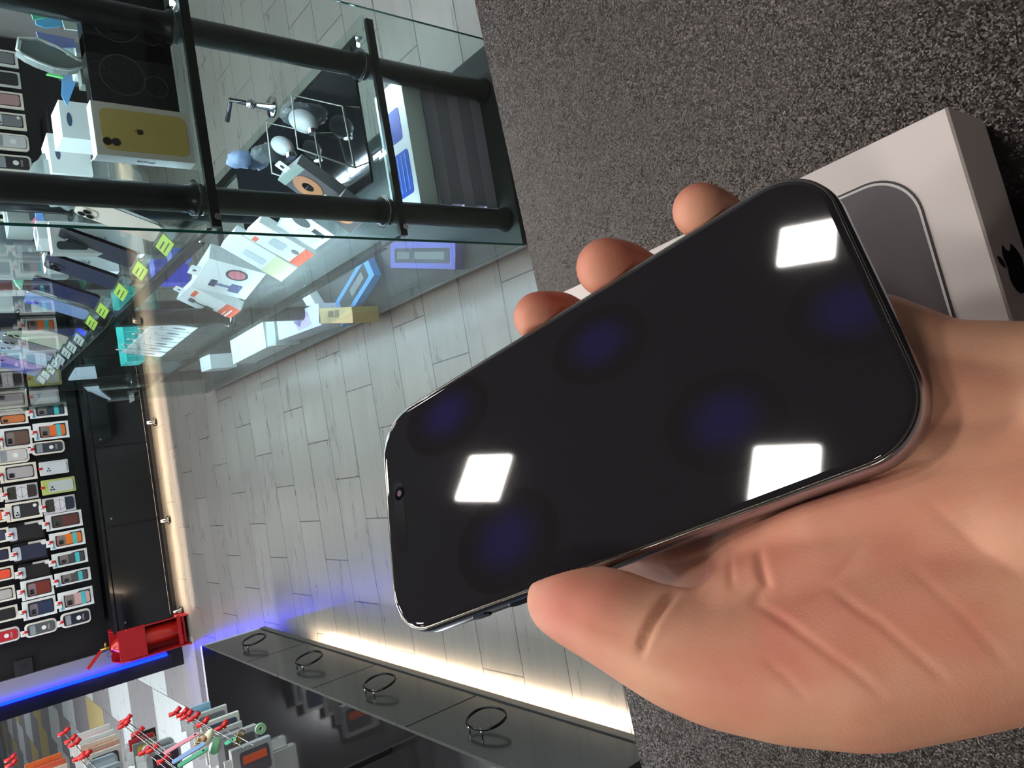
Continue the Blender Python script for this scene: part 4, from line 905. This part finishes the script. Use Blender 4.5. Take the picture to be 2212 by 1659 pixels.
mb = MB(); mb.box(F, 0, w, 0, h*.34, .0002, .0007, C(216, 220, 178)); obj('label', mb, r); mb = MB(); mb.rr(F, w*.25, w*.55, h*.38, h*.72, .006, .0002, .0008, C(190, 204, 210)); obj('printed_charger', mb, r)
r, F, w, h = pack('charger_pack', (644, 576), (680, 550), (527, 510), Z2, .028, 'white charger box with an orange-red strip of white lettering at its foot', 'pack', WH)
mb = MB(); mb.box(F, 0, w, 0, h*.17, .0002, .0008, ORL); mb.box(F, w*.05, w*.28, h*.80, h*.88, .0002, .0008, ORL); obj('label', mb, r); mb = MB(); mb.rr(F, w*.3, w*.7, h*.4, h*.66, .008, .0002, .0008, C(180, 192, 198)); mb.disc(F, w*.6, h*.24, w*.1, .0002, .0008, C(90, 106, 108), 14); obj('printed_charger', mb, r)
text('Mumtaz', Fr(F.P(w*.5, h*.085, .0009), F.u, F.v), 0, 0, w*.2, WHITE, 'lettering', r) if False else None
r, F, w, h = pack('adapter_box', (677, 542), (723, 509), (596, 488), Z2, .035, 'white adapter box with a cream plug adapter on the front', 'box', WH, Mside=C(190, 198, 198))
mb = MB(); mb.prism(F, [(w*.2, h*.15), (w*.55, h*.1), (w*.6, h*.5), (w*.4, h*.62), (w*.2, h*.5)], .0002, .0008, C(206, 200, 190)); mb.disc(F, w*.72, h*.72, w*.16, .0002, .0008, C(86, 92, 96), 16, ry=w*.2); mb.box(F, w*.62, w*.78, h*.1, h*.4, .0002, .0008, C(60, 70, 72)); obj('printed_adapter', mb, r)
for (b0, b1, t0, lb) in (((715, 470), (760, 440), (600, 388), 'brown speaker box with a copper ring, left of the near showcase post'), ((757, 505), (795, 470), (700, 462), 'clear-lidded box with a copper ring, right under the near post')):
    r, F, w, h = pack('speaker_box', b0, b1, t0, Z2, .03, lb, 'box', C(84, 78, 80), Mside=C(150, 150, 156))
    mb = MB(); mb.ring(F, w*.5, h*.62, w*.14, w*.34, .0002, .0016, mat('copper_ring', (206, 142, 100), .35, .4), 24); mb.disc(F, w*.5, h*.62, w*.13, .0002, .001, BLK, 16); obj('ring_part', mb, r); mb = MB(); mb.box(F, 0, w, h*.86, h, .0002, .001, C(140, 156, 146)); obj('header_card', mb, r); hangtab(F, w, h, r)
# fan of hang cards with dark ovals
for k in range(6):
    f_ = k/5; B0 = (347+f_*66, 771-f_*52); B1 = (B0[0]+9, B0[1]-8); T0 = (271+f_*62, 725-f_*46)
    b0 = onz(*B0, Z2+.001); F = Fr(b0, (0.0, -1, 0), (0.18, 0, 1)); 
    if F.n @ (CAM-F.o) < 0: F = Fr(F.o, F.u, F.v, -F.n)
    r = thing('earbud_card', F.P(.035, 0, 0), 'white hang card with a dark earbud print, %s in the fanned row' % ['farthest', 'second', 'third', 'fourth', 'fifth', 'nearest'][k], 'card', 'fanned hang cards on the lower shelf')
    mb = MB(); mb.box(F, 0, .078, 0, .15, -.004, 0, WH, bev=.0004); obj('card', mb, r)
    mb = MB(); mb.disc(F, .040, .055, .010, .0002, .0008, C(86, 88, 96), 16, ry=.024); mb.box(F, .015, .03, .11, .114, .0002, .0008, PRINT); obj('print', mb, r); hangtab(F, .078, .15, r)
# teal box and white boxes at the far end
r = thing('teal_box', (.76, 3.62, Z2), 'long teal box with pale ridges lying at the far end of the lower shelf', 'box')
F = Fr((.60, 3.60, Z2+.001), (1, 0, 0), (0, 0, 1)); mb = MB(); mb.box(F, 0, .34, 0, .075, -.12, 0, C(58, 186, 178)); 
for k in range(6): mb.box(F, .02+k*.055, .026+k*.055, .004, .07, .0, .002, C(110, 206, 196))
obj('carton', mb, r)
r, F, w, h = ybox('white_box', (193, 843), (302, 812), 3.95, .05, 'long pale box standing in the far lower corner of the showcase', 'box', C(196, 208, 202), z=None)
r, F, q = slab('white_bag', [(147, 821), (163, 794), (205, 791), (215, 842), (240, 862), (228, 858)], 3.90, .03, C(206, 212, 222), 'white plastic bag with a blue window beside the pale box', 'bag')
# dark tray, wire easels and gadgets at the near end of the lower shelf
r = thing('display_tray', (.78, 1.75, Z2), 'black glossy tray at the near end of the lower shelf', 'tray')
F = Fr((.62, 1.475, Z2+.0012), (1, 0, 0), (0, 1, 0)); mb = MB(); mb.rr(F, 0.02, .36, 0.02, .80, .01, 0, .006, mat('tray_black', (22, 24, 28), .07, coat=1.0)); obj('tray', mb, r)
EAS = mat('easel_plastic', (186, 186, 172), .2)
for k, yy in enumerate((1.56, 1.72)):
    r = thing('easel_stand', (.78, yy, Z2+.008), ('thin clear easel stand on the black tray, nearest the black crossbar', 'thin clear easel stand on the black tray, the further one')[k], 'stand', 'clear easel stands on the black tray')
    mb = MB(); z_ = Z2+.0085
    mb.tube([(.70, yy, z_), (.86, yy+.01, z_), (.90, yy+.07, z_+.10), (.76, yy+.06, z_+.11), (.70, yy, z_)], .0022, EAS, 6); mb.tube([(.86, yy+.01, z_), (.83, yy-.04, z_+.03)], .0022, EAS, 6); obj('frame', mb, r)
for k, (p_, zz) in enumerate((((655, 262), .06), ((610, 315), .05))):
    c_ = onz(*p_, Z2+zz); r = thing('ear_trimmer', c_, ('grey-white rounded gadget, the larger of two behind the clear stands', 'grey and pink rounded gadget beside the larger one')[k], 'gadget', 'rounded gadgets at the near end of the lower shelf')
    F = Fr(c_, (0.55, .80, .1), (.1, 0, 1)); mb = MB(); mb.sphere(c_, .040-.006*k, mat('gadget_grey', (168, 172, 172), .35), 20, 12, sc=(1.45, .62, .7), F=F); obj('shell', mb, r)
    mb = MB(); mb.sphere(c_+np.array([-.004, -.012, 0]), .034-.005*k, C(150, 150, 152) if k == 0 else C(190, 160, 158), 18, 10, sc=(1.3, .5, .55), F=F); obj('grip', mb, r)
    mb = MB(); mb.disc(Fr(F.P(-.045, 0, -.01), (0, -1, 0), (0, 0, 1)), 0, 0, .012, 0, .012, CHROME, 16); obj('collar', mb, r)
r = thing('chrome_stand', onz(590, 232, Z2), 'small chrome jointed stand on the rear of the lower shelf', 'stand'); c_ = onz(590, 232, Z2)
mb = MB(); mb.lathe(c_+[0, 0, .001], (0, 0, 1), [(.03, 0), (.03, .006), (.01, .01), (.008, .06)], CHROME, 18); obj('base', mb, r)
mb = MB(); mb.tube([c_+[0, 0, .06], c_+[.03, .05, .10], c_+[.0, .12, .09]], .007, BLK); mb.sphere(c_+[.0, 0, .065], .014, CHROME); obj('arm', mb, r)
for k, (p_) in enumerate(((640, 245), (575, 330), (520, 345))):
    c_ = onz(*p_, Z2+.03); r = thing('wrapped_goods', c_, ('crumpled clear bag hanging by the rounded gadgets', 'crumpled clear bag below the second gadget', 'bluish clear wrapped pack beside the speaker box')[k], 'bag', 'crumpled clear bags on the lower shelf')
    mb = MB(); rn = random.Random(k); mb.sphere(c_, .04, CLEAR if k < 2 else glassmat('blue_wrap', (.75, .85, .95), dull=.45, dullcol=(170, 190, 225)), 14, 9, sc=(.6, 1.1, 1.0))
    mb.v = [tuple(np.array(v_)+[rn.uniform(-.006, .006) for _ in range(3)]) for v_ in mb.v]; obj('bag', mb, r)
# blue boxes behind the cable packs
ybox('blue_box', (338, 610), (405, 560), 2.75, .06, 'saturated blue box behind the cable packs on the lower shelf', 'box', C(52, 60, 190))
ybox('blue_box', (372, 560), (412, 536), 2.55, .05, 'small mid blue box behind the cable packs, nearer the shelf front', 'box', C(64, 96, 190))

# ------------------------------------------------------------------ bottom shelf goods (z = SZ[0])
def flat(name, c4, z, hgt, label, M, group=None, Mtop=None): return topbox(name, c4, z+.0008, hgt, label, 'box', M, group, Mtop)
r, F, a_, b_ = flat('cable_reel_box', [(788, 546), (822, 585), (714, 644), (708, 592)], Z1, .03, 'light blue and black accessory box on the bottom shelf', C(84, 150, 214))
mb = MB(); mb.rr(F, a_*.2, a_*.8, b_*.1, b_*.85, .006, .0002, .0012, C(52, 58, 64)); mb.box(F, a_*.35, a_*.65, b_*.2, b_*.55, .0013, .002, C(120, 128, 132)); obj('window', mb, r)
r, F, a_, b_ = flat('cable_reel_box', [(843, 523), (985, 527), (990, 582), (850, 585)], Z1, .03, 'dark violet-blue accessory box on the bottom shelf near the corner', C(92, 92, 168))
mb = MB(); mb.rr(F, a_*.08, a_*.92, b_*.25, b_*.8, .006, .0002, .0012, C(52, 56, 60)); mb.box(F, a_*.4, a_*.85, b_*.38, b_*.66, .0013, .002, C(100, 106, 108)); mb.box(F, a_*.12, a_*.32, b_*.38, b_*.66, .0013, .002, C(92, 98, 100)); obj('window', mb, r)
flat('white_box', [(650, 640), (662, 622), (706, 606), (704, 636)], Z1, .04, 'small white box beside the light blue accessory box', WH)
r, F, a_, b_ = flat('white_box', [(496, 733), (569, 691), (577, 750), (508, 786)], Z1, .10, 'large white box with faint grey lettering on the bottom shelf', WH, Mtop=mat('white_box_top', (226, 240, 240), .4))
text('iPhone', Fr(F.P(a_*.25, b_*.5, .0005), F.v, -F.u if F.n @ np.cross(F.v, -F.u) > 0 else F.u), 0, 0, .012, C(150, 156, 156), 'lettering', r)
flat('grey_white_box', [(573, 694), (590, 693), (600, 746), (579, 750)], Z1, .10, 'narrow pale grey box between the large white box and the photo-print box', C(190, 200, 196))
r, F, a_, b_ = flat('photo_box', [(597, 692), (687, 666), (692, 703), (601, 746)], Z1, .10, 'pale box with a violet picture print on the bottom shelf', C(206, 214, 230))
mb = MB(); mb.prism(F, [(a_*.35, b_*.05), (a_*.75, b_*.2), (a_*.8, b_*.8), (a_*.5, b_*.9)], .0002, .0008, C(186, 168, 206)); mb.prism(F, [(a_*.4, b_*.4), (a_*.6, b_*.45), (a_*.55, b_*.75)], .0009, .0013, C(96, 100, 150)); obj('picture', mb, r)
r, F, a_, b_ = flat('kraft_box', [(688, 666), (760, 667), (765, 698), (692, 703)], Z1, .10, 'brown kraft box with dark marks on the bottom shelf', C(168, 150, 108))
mb = MB(); mb.box(F, a_*.3, a_*.45, b_*.2, b_*.6, .0002, .001, C(96, 86, 60)); mb.box(F, a_*.5, a_*.62, b_*.15, b_*.65, .0002, .001, C(96, 86, 60)); obj('marks', mb, r)
flat('white_box', [(431, 774), (455, 772), (458, 796), (438, 810)], Z1, .12, 'small white upright box at the far front of the bottom shelf', WH)
# large boxes at the near end of the bottom shelf
r, F, w, h = ybox('picture_box', (848, 437), (925, 176), 1.505, .13, 'large white box with a blue wavy picture on its top in the near corner', 'box', WH, z=Z1+.19, h=.055)
TFp = Fr(F.P(0, h, 0), F.u, (0, 1, 0), (0, 0, 1))
mb = MB(); mb.rr(TFp, w*.12, w*.46, .018, .10, .008, .0002, .0012, C(40, 84, 190)); mb.rr(TFp, w*.55, w*.80, .03, .10, .008, .0002, .0012, C(38, 60, 160))
for k in range(4): mb.box(TFp, w*.15, w*.44, .03+.018*k, .034+.018*k, .0013, .0018, C(120, 170, 240))
obj('picture', mb, r)
LIL = mat('lilac_grey', (150, 142, 160), .5)
for k in range(5):
    zz = Z1+.001+k*.0375
    F = Fr((.60, 1.50, zz), (1, 0, 0), (0, 0, 1)); r = thing('lilac_box', (.78, 1.56, zz), 'flat lilac grey box in the stack under the picture box, %s' % ['lowest', 'second from the bottom', 'middle one', 'second from the top', 'topmost'][k], 'box', 'stacked lilac grey boxes')
    mb = MB(); mb.box(F, .005*(k % 2), .36+.004*(k % 3), 0, .0365, -.13, 0, mat('lilac_grey%d' % (k % 2), ((168, 160, 176), (146, 138, 156))[k % 2], .5), bev=.001); obj('carton', mb, r)

# ------------------------------------------------------------------ goods hanging on hooks over the drawer cabinet
LTOP = .345
HF = Fr((-1.62, 2.02, LTOP+.001), (1, 0, 0), (0, 0, 1)); t = thing('hook_rack', (-1.22, 2.02, LTOP), 'black upright rack on the drawer cabinet that carries the goods hooks', 'rack')
for x in (0, .785): mb = MB(); mb.box(HF, x, x+.015, 0, 1.0, -.015, 0, BLKM); obj('post', mb, t)
for k in range(6): mb = MB(); mb.box(HF, .0155, .7845, .12+k*.165, .132+k*.165, -.010, -.004, BLKM); obj('rail', mb, t)
def hang(name, p_bot, p_top, y, wx, d, M, label, grp, cat='pack', style='card', c2=None):
    b = ony(*p_bot, y); tp = ony(*p_top, y); h = max(.05, tp[2]-b[2]); zb = max(b[2], LTOP+.004)
    F = Fr((b[0], y, zb), (-1, 0, 0), (0, 0, 1)); F = Fr(F.o, F.u, F.v, (0, 1, 0)); r = thing(name, F.P(wx/2, 0, 0), label, cat, grp)
    mb = MB(); mb.box(F, 0, wx, 0, h, -d, 0, M, bev=.001) if style != 'rounded' else mb.rr(F, 0, wx, 0, h, .018, -d, 0, M, top_in=.002); obj('pack', mb, r)
    mb = MB(); mb.rr(F, wx*.14, wx*.86, h*.08, h*.82, .01, -d-.0012, -d-.0002, c2 or C(70, 70, 74)); mb.rr(F, wx*.14, wx*.86, h*.08, h*.82, .01, .0002, .0012, c2 or C(70, 70, 74)); obj('window', mb, r)
    mb = MB(); mb.box(F, wx*.25, wx*.75, h, h+.022, -d*.6, -d*.4, WHITE); obj('hang_tab', mb, r)
    return F, h
HG = [
 ((578, 1586), (492, 1614), 2.62, .11, .026, C(176, 178, 180), 'grey open-fronted box with an orange item, lowest by the glossy top', C(96, 92, 98)),
 ((548, 1562), (458, 1590), 2.70, .11, .026, C(170, 172, 174), 'grey open-fronted box behind the orange-item one', C(90, 92, 96)),
 ((520, 1556), (436, 1584), 2.80, .10, .012, C(206, 208, 200), 'thin tilted white pack among the left hooks', C(150, 146, 150)),
 ((512, 1534), (430, 1562), 2.92, .10, .018, C(216, 218, 208), 'white pack with a dark blue strip, hanging by the pale blue one', C(76, 84, 104)),
 ((486, 1520), (410, 1545), 3.02, .10, .018, C(190, 194, 190), 'pale pack with grey print behind the dark blue strip pack', C(120, 122, 126)),
 ((452, 1514), (398, 1530), 3.10, .10, .010, C(150, 196, 216), 'pale blue thin pack, farthest on the near hook row', C(120, 180, 206)),
 ((385, 1600), (310, 1630), 2.95, .10, .020, C(150, 160, 162), 'grey rounded case pack with a violet-black window', C(58, 50, 62)),
 ((372, 1588), (304, 1612), 3.05, .10, .014, C(160, 168, 170), 'grey rounded case pack behind the violet-black one', C(120, 126, 126)),
 ((334, 1570), (282, 1586), 3.25, .09, .010, C(40, 38, 36), 'black flat pack with yellow edge on the middle hooks', C(222, 190, 50)),
 ((330, 1580), (276, 1596), 3.18, .09, .010, C(170, 46, 56), 'crimson and violet flat pack under the black and yellow one', C(110, 50, 110)),
 ((336, 1590), (284, 1606), 3.12, .09, .010, C(120, 128, 116), 'olive grey flat pack on the middle hooks', C(200, 170, 70)),
 ((236, 1562), (160, 1588), 3.62, .10, .010, C(208, 206, 200), 'white flat pack with pinkish edge, top of the bundle on the far hooks', C(222, 196, 190)),
 ((244, 1574), (168, 1600), 3.52, .10, .016, C(204, 208, 208), 'wavy white pack in the bundle on the far hooks', C(180, 184, 190)),
 ((250, 1584), (172, 1612), 3.44, .10, .012, C(206, 196, 176), 'cream pack in the bundle on the far hooks', C(190, 150, 110)),
 ((256, 1594), (176, 1622), 3.36, .10, .012, C(196, 160, 140), 'salmon-edged pack in the bundle on the far hooks', C(200, 120, 90)),
 ((258, 1606), (178, 1634), 3.28, .10, .014, C(196, 192, 182), 'ivory pack with dark window, lowest of the bundle on the far hooks', C(60, 56, 54)),
 ((250, 1622), (182, 1646), 3.15, .10, .020, C(150, 166, 174), 'grey-blue clear pack, upper of two by the red locks', C(168, 184, 190)),
 ((262, 1640), (190, 1664), 3.02, .10, .020, C(160, 172, 174), 'grey-blue clear pack, lower of two by the red locks', C(110, 124, 128)),
 ((132, 1624), (52, 1648), 3.95, .10, .012, C(214, 108, 52), 'orange case pack, upper of the two at the edge of view', C(200, 90, 50)),
 ((140, 1636), (56, 1664), 3.82, .10, .014, C(216, 96, 66), 'coral case pack, lower of the two at the edge of view', C(222, 120, 90)),
 ((144, 1648), (60, 1676), 3.70, .10, .012, C(206, 196, 176), 'cream case pack at the very edge of view', C(90, 84, 80)),
]
FB = []
for (pb, pt, y, wx, d, M, lb, c2) in HG: FB.append((hang('accessory_pack', pb, pt, y, wx, d, M, lb, 'packs hanging over the drawer cabinet', style='rounded' if 'rounded' in lb or 'clear' in lb else 'card', c2=c2), y))
F_, h_ = FB[0][0]; mb = MB(); mb.box(F_, .03, .055, h_*.15, h_*.75, .0013, .004, C(226, 104, 70)); mb.box(F_, .03, .055, h_*.15, h_*.75, -.0295, -.0273, C(226, 104, 70)); obj('orange_item', mb, [o for o in scn.objects if o.get('label', '').startswith('grey open-fronted box with an orange')][0])
def lhook(px_, py_, y, L, label):
    c_ = ony(px_, py_, y); F = Fr(c_, (-1, 0, 0), (0, 0, 1), (0, 1, 0))
    r = thing('display_hook', c_-np.array([0, L, 0]), label, 'hook', 'red locked hooks over the drawer cabinet')
    mb = MB(); mb.tube([c_-np.array([0, L, 0]), c_, c_+np.array([0, .012, .014])], .0018, WIRE, 6); obj('rod', mb, r)
    mb = MB(); mb.tube([c_+np.array([.004, -.02, -.012]), c_+np.array([-.002, -.012, .022])], [.008, .0075], RED, 10); mb.tube([c_+np.array([.016, -.018, -.02]), c_+np.array([.004, -.018, -.004])], .009, RED, 10); obj('red_lock', mb, r)
for k, (px_, py_, y, L) in enumerate(((376, 1539, 3.12, .5), (392, 1541, 3.04, .5), (401, 1546, 2.96, .4), (416, 1550, 2.88, .4), (436, 1562, 2.80, .4), (476, 1570, 2.66, .3), (270, 1555, 3.30, .6), (266, 1566, 3.24, .5), (296, 1582, 3.14, .5), (312, 1622, 2.95, .4), (328, 1618, 2.90, .4), (352, 1640, 2.78, .4), (137, 1582, 3.66, .7), (152, 1598, 3.52, .7), (160, 1606, 3.42, .6), (170, 1636, 3.2, .5), (182, 1632, 3.12, .5), (22, 1638, 3.95, .8), (24, 1650, 3.85, .8))):
    lhook(px_, py_, y, L, 'wire hook with a red lock, %s of the %s row over the drawer cabinet' % ((('first', 'second', 'third', 'fourth', 'fifth', 'sixth')[k % 6] if k < 12 else ('first', 'second', 'third', 'fourth', 'fifth', 'sixth', 'seventh')[k-12]), 'near' if k < 6 else 'middle' if k < 12 else 'far'))
# charms and straps
def charm(px_, py_, y, build, name, label, cat):
    c_ = ony(px_, py_, y); r = thing(name, c_, label, cat); build(c_, r); return r
def eye(c_, r):
    mb = MB(); mb.sphere(c_, .018, C(222, 222, 216, .2), 18, 12); obj('ball', mb, r)
    mb = MB(); dv = CAM-c_; dv /= np.linalg.norm(dv); mb.sphere(c_+dv*.0125, .0075, BLK, 14, 8); obj('pupil', mb, r)
charm(464, 1614, 2.55, eye, 'eye_charm', 'white eyeball charm with a black pupil among the straps', 'charm')
def strap(M, L, dirv, hole=True):
    def f(c_, r):
        d_ = np.array(dirv, float); d_ /= np.linalg.norm(d_); F = Fr(c_, d_, (0, .35, .3)); mb = MB(); mb.rr(F, 0, L, -.011, .011, .009, -.0015, .0015, M); obj('band', mb, r)
        if hole: mb = MB(); mb.disc(F, L-.012, 0, .004, .0016, .0022, BLK, 12); mb.disc(F, L-.012, 0, .004, -.0022, -.0016, BLK, 12); obj('eyelet', mb, r)
    return f
charm(354, 1628, 2.62, strap(C(214, 140, 150), .11, (.2, 0, -1)), 'wrist_strap', 'pink wrist strap, upper of the two pink ones', 'strap')
charm(384, 1640, 2.56, strap(C(206, 116, 146), .07, (.2, 0, -1)), 'wrist_strap', 'deeper pink wrist strap with a black eyelet', 'strap')
charm(384, 1656, 2.50, strap(C(84, 158, 120), .09, (.2, 0, -1)), 'wrist_strap', 'green wrist strap with a black eyelet', 'strap')
charm(372, 1648, 2.53, strap(C(130, 156, 196), .10, (.2, 0, -1), False), 'wrist_strap', 'blue-grey wrist strap between the pink and green ones', 'strap')
charm(486, 1608, 2.52, strap(C(96, 200, 160), .035, (.2, 0, -1)), 'wrist_strap', 'mint strap hanging in front of the grey box', 'strap')
charm(460, 1630, 2.50, strap(C(36, 110, 60), .05, (.9, 0, -.4), False), 'wrist_strap', 'dark green strap under the eyeball charm', 'strap')
GOLD = mat('gold_metal', (206, 172, 96), .22, 1.0)
def rings(c_, r):
    for k in range(3):
        mb = MB(); mb.tube([c_+np.array([.012*k-.01+.009*math.cos(a_), -.004*k, .010*math.sin(a_)-.006*k]) for a_ in np.linspace(0, 2*math.pi, 15)[:-1]], .0022, GOLD, 6, closed=True); obj('ring', mb, r)
charm(426, 1606, 2.60, rings, 'gold_clasps', 'cluster of gold key rings and clasps above the pink straps', 'key ring')
charm(512, 1596, 2.50, rings, 'gold_clasps', 'gold chain clasp linking the mint strap and the green ring charm', 'key ring')
def ringcharm(c_, r):
    F = Fr(c_, (-1, 0, 0), (0, 0, 1), (0, 1, 0)); mb = MB(); mb.ring(F, 0, 0, .006, .017, -.004, .004, C(160, 206, 160), 26); obj('ring', mb, r)
charm(563, 1574, 2.50, ringcharm, 'ring_charm', 'pale green ring charm beside the grey box', 'charm')
def shoe(c_, r):
    F = Fr(c_, (-.8, .2, .5), (0, .2, 1)); mb = MB(); mb.sphere(c_, .022, C(206, 206, 176), 16, 10, sc=(1.2, .6, .7), F=F); obj('shape', mb, r)
    mb = MB(); mb.sphere(c_+np.array([0, -.004, .012]), .010, C(150, 100, 70), 12, 8); obj('opening', mb, r)
charm(450, 1592, 2.58, shoe, 'shoe_charm', 'pale yellow-green shoe-like charm above the eyeball charm', 'charm')
# pair of white boxes standing on the glossy top
for k, (pc, lb) in enumerate((((552, 1636), 'white box with a dark strip of lettering on the glossy top, nearer'), ((532, 1618), 'white box with a dark strip of lettering on the glossy top, further'))):
    b = onz(*pc, LTOP+.001); F = Fr((b[0], b[1], LTOP+.001), (-1, 0, 0), (0, 0, 1), (0, 1, 0)); r = thing('lettered_box', F.P(.06, 0, 0), lb, 'box', 'lettered white boxes on the glossy top')
    mb = MB(); mb.box(F, 0, .13, 0, .15, -.035, 0, C(240, 244, 238), bev=.001); obj('carton', mb, r)
    TF = Fr(F.P(0, .15, -.018), (-1, 0, 0), (0, 1, 0), (0, 0, 1)); mb = MB()
    for j in range(9): mb.box(F, .02, .032, .02+j*.012, .028+j*.012, .0002, .0010, C(60, 66, 66))
    SFx = Fr(F.P(0, 0, -.0175), (0, 0, 1), (0, 1, 0), (1, 0, 0))
    for j in range(9): mb.box(SFx, .02+j*.012, .028+j*.012, -.006, .006, .0002, .0010, C(60, 66, 66))
    obj('lettering_strip', mb, r)
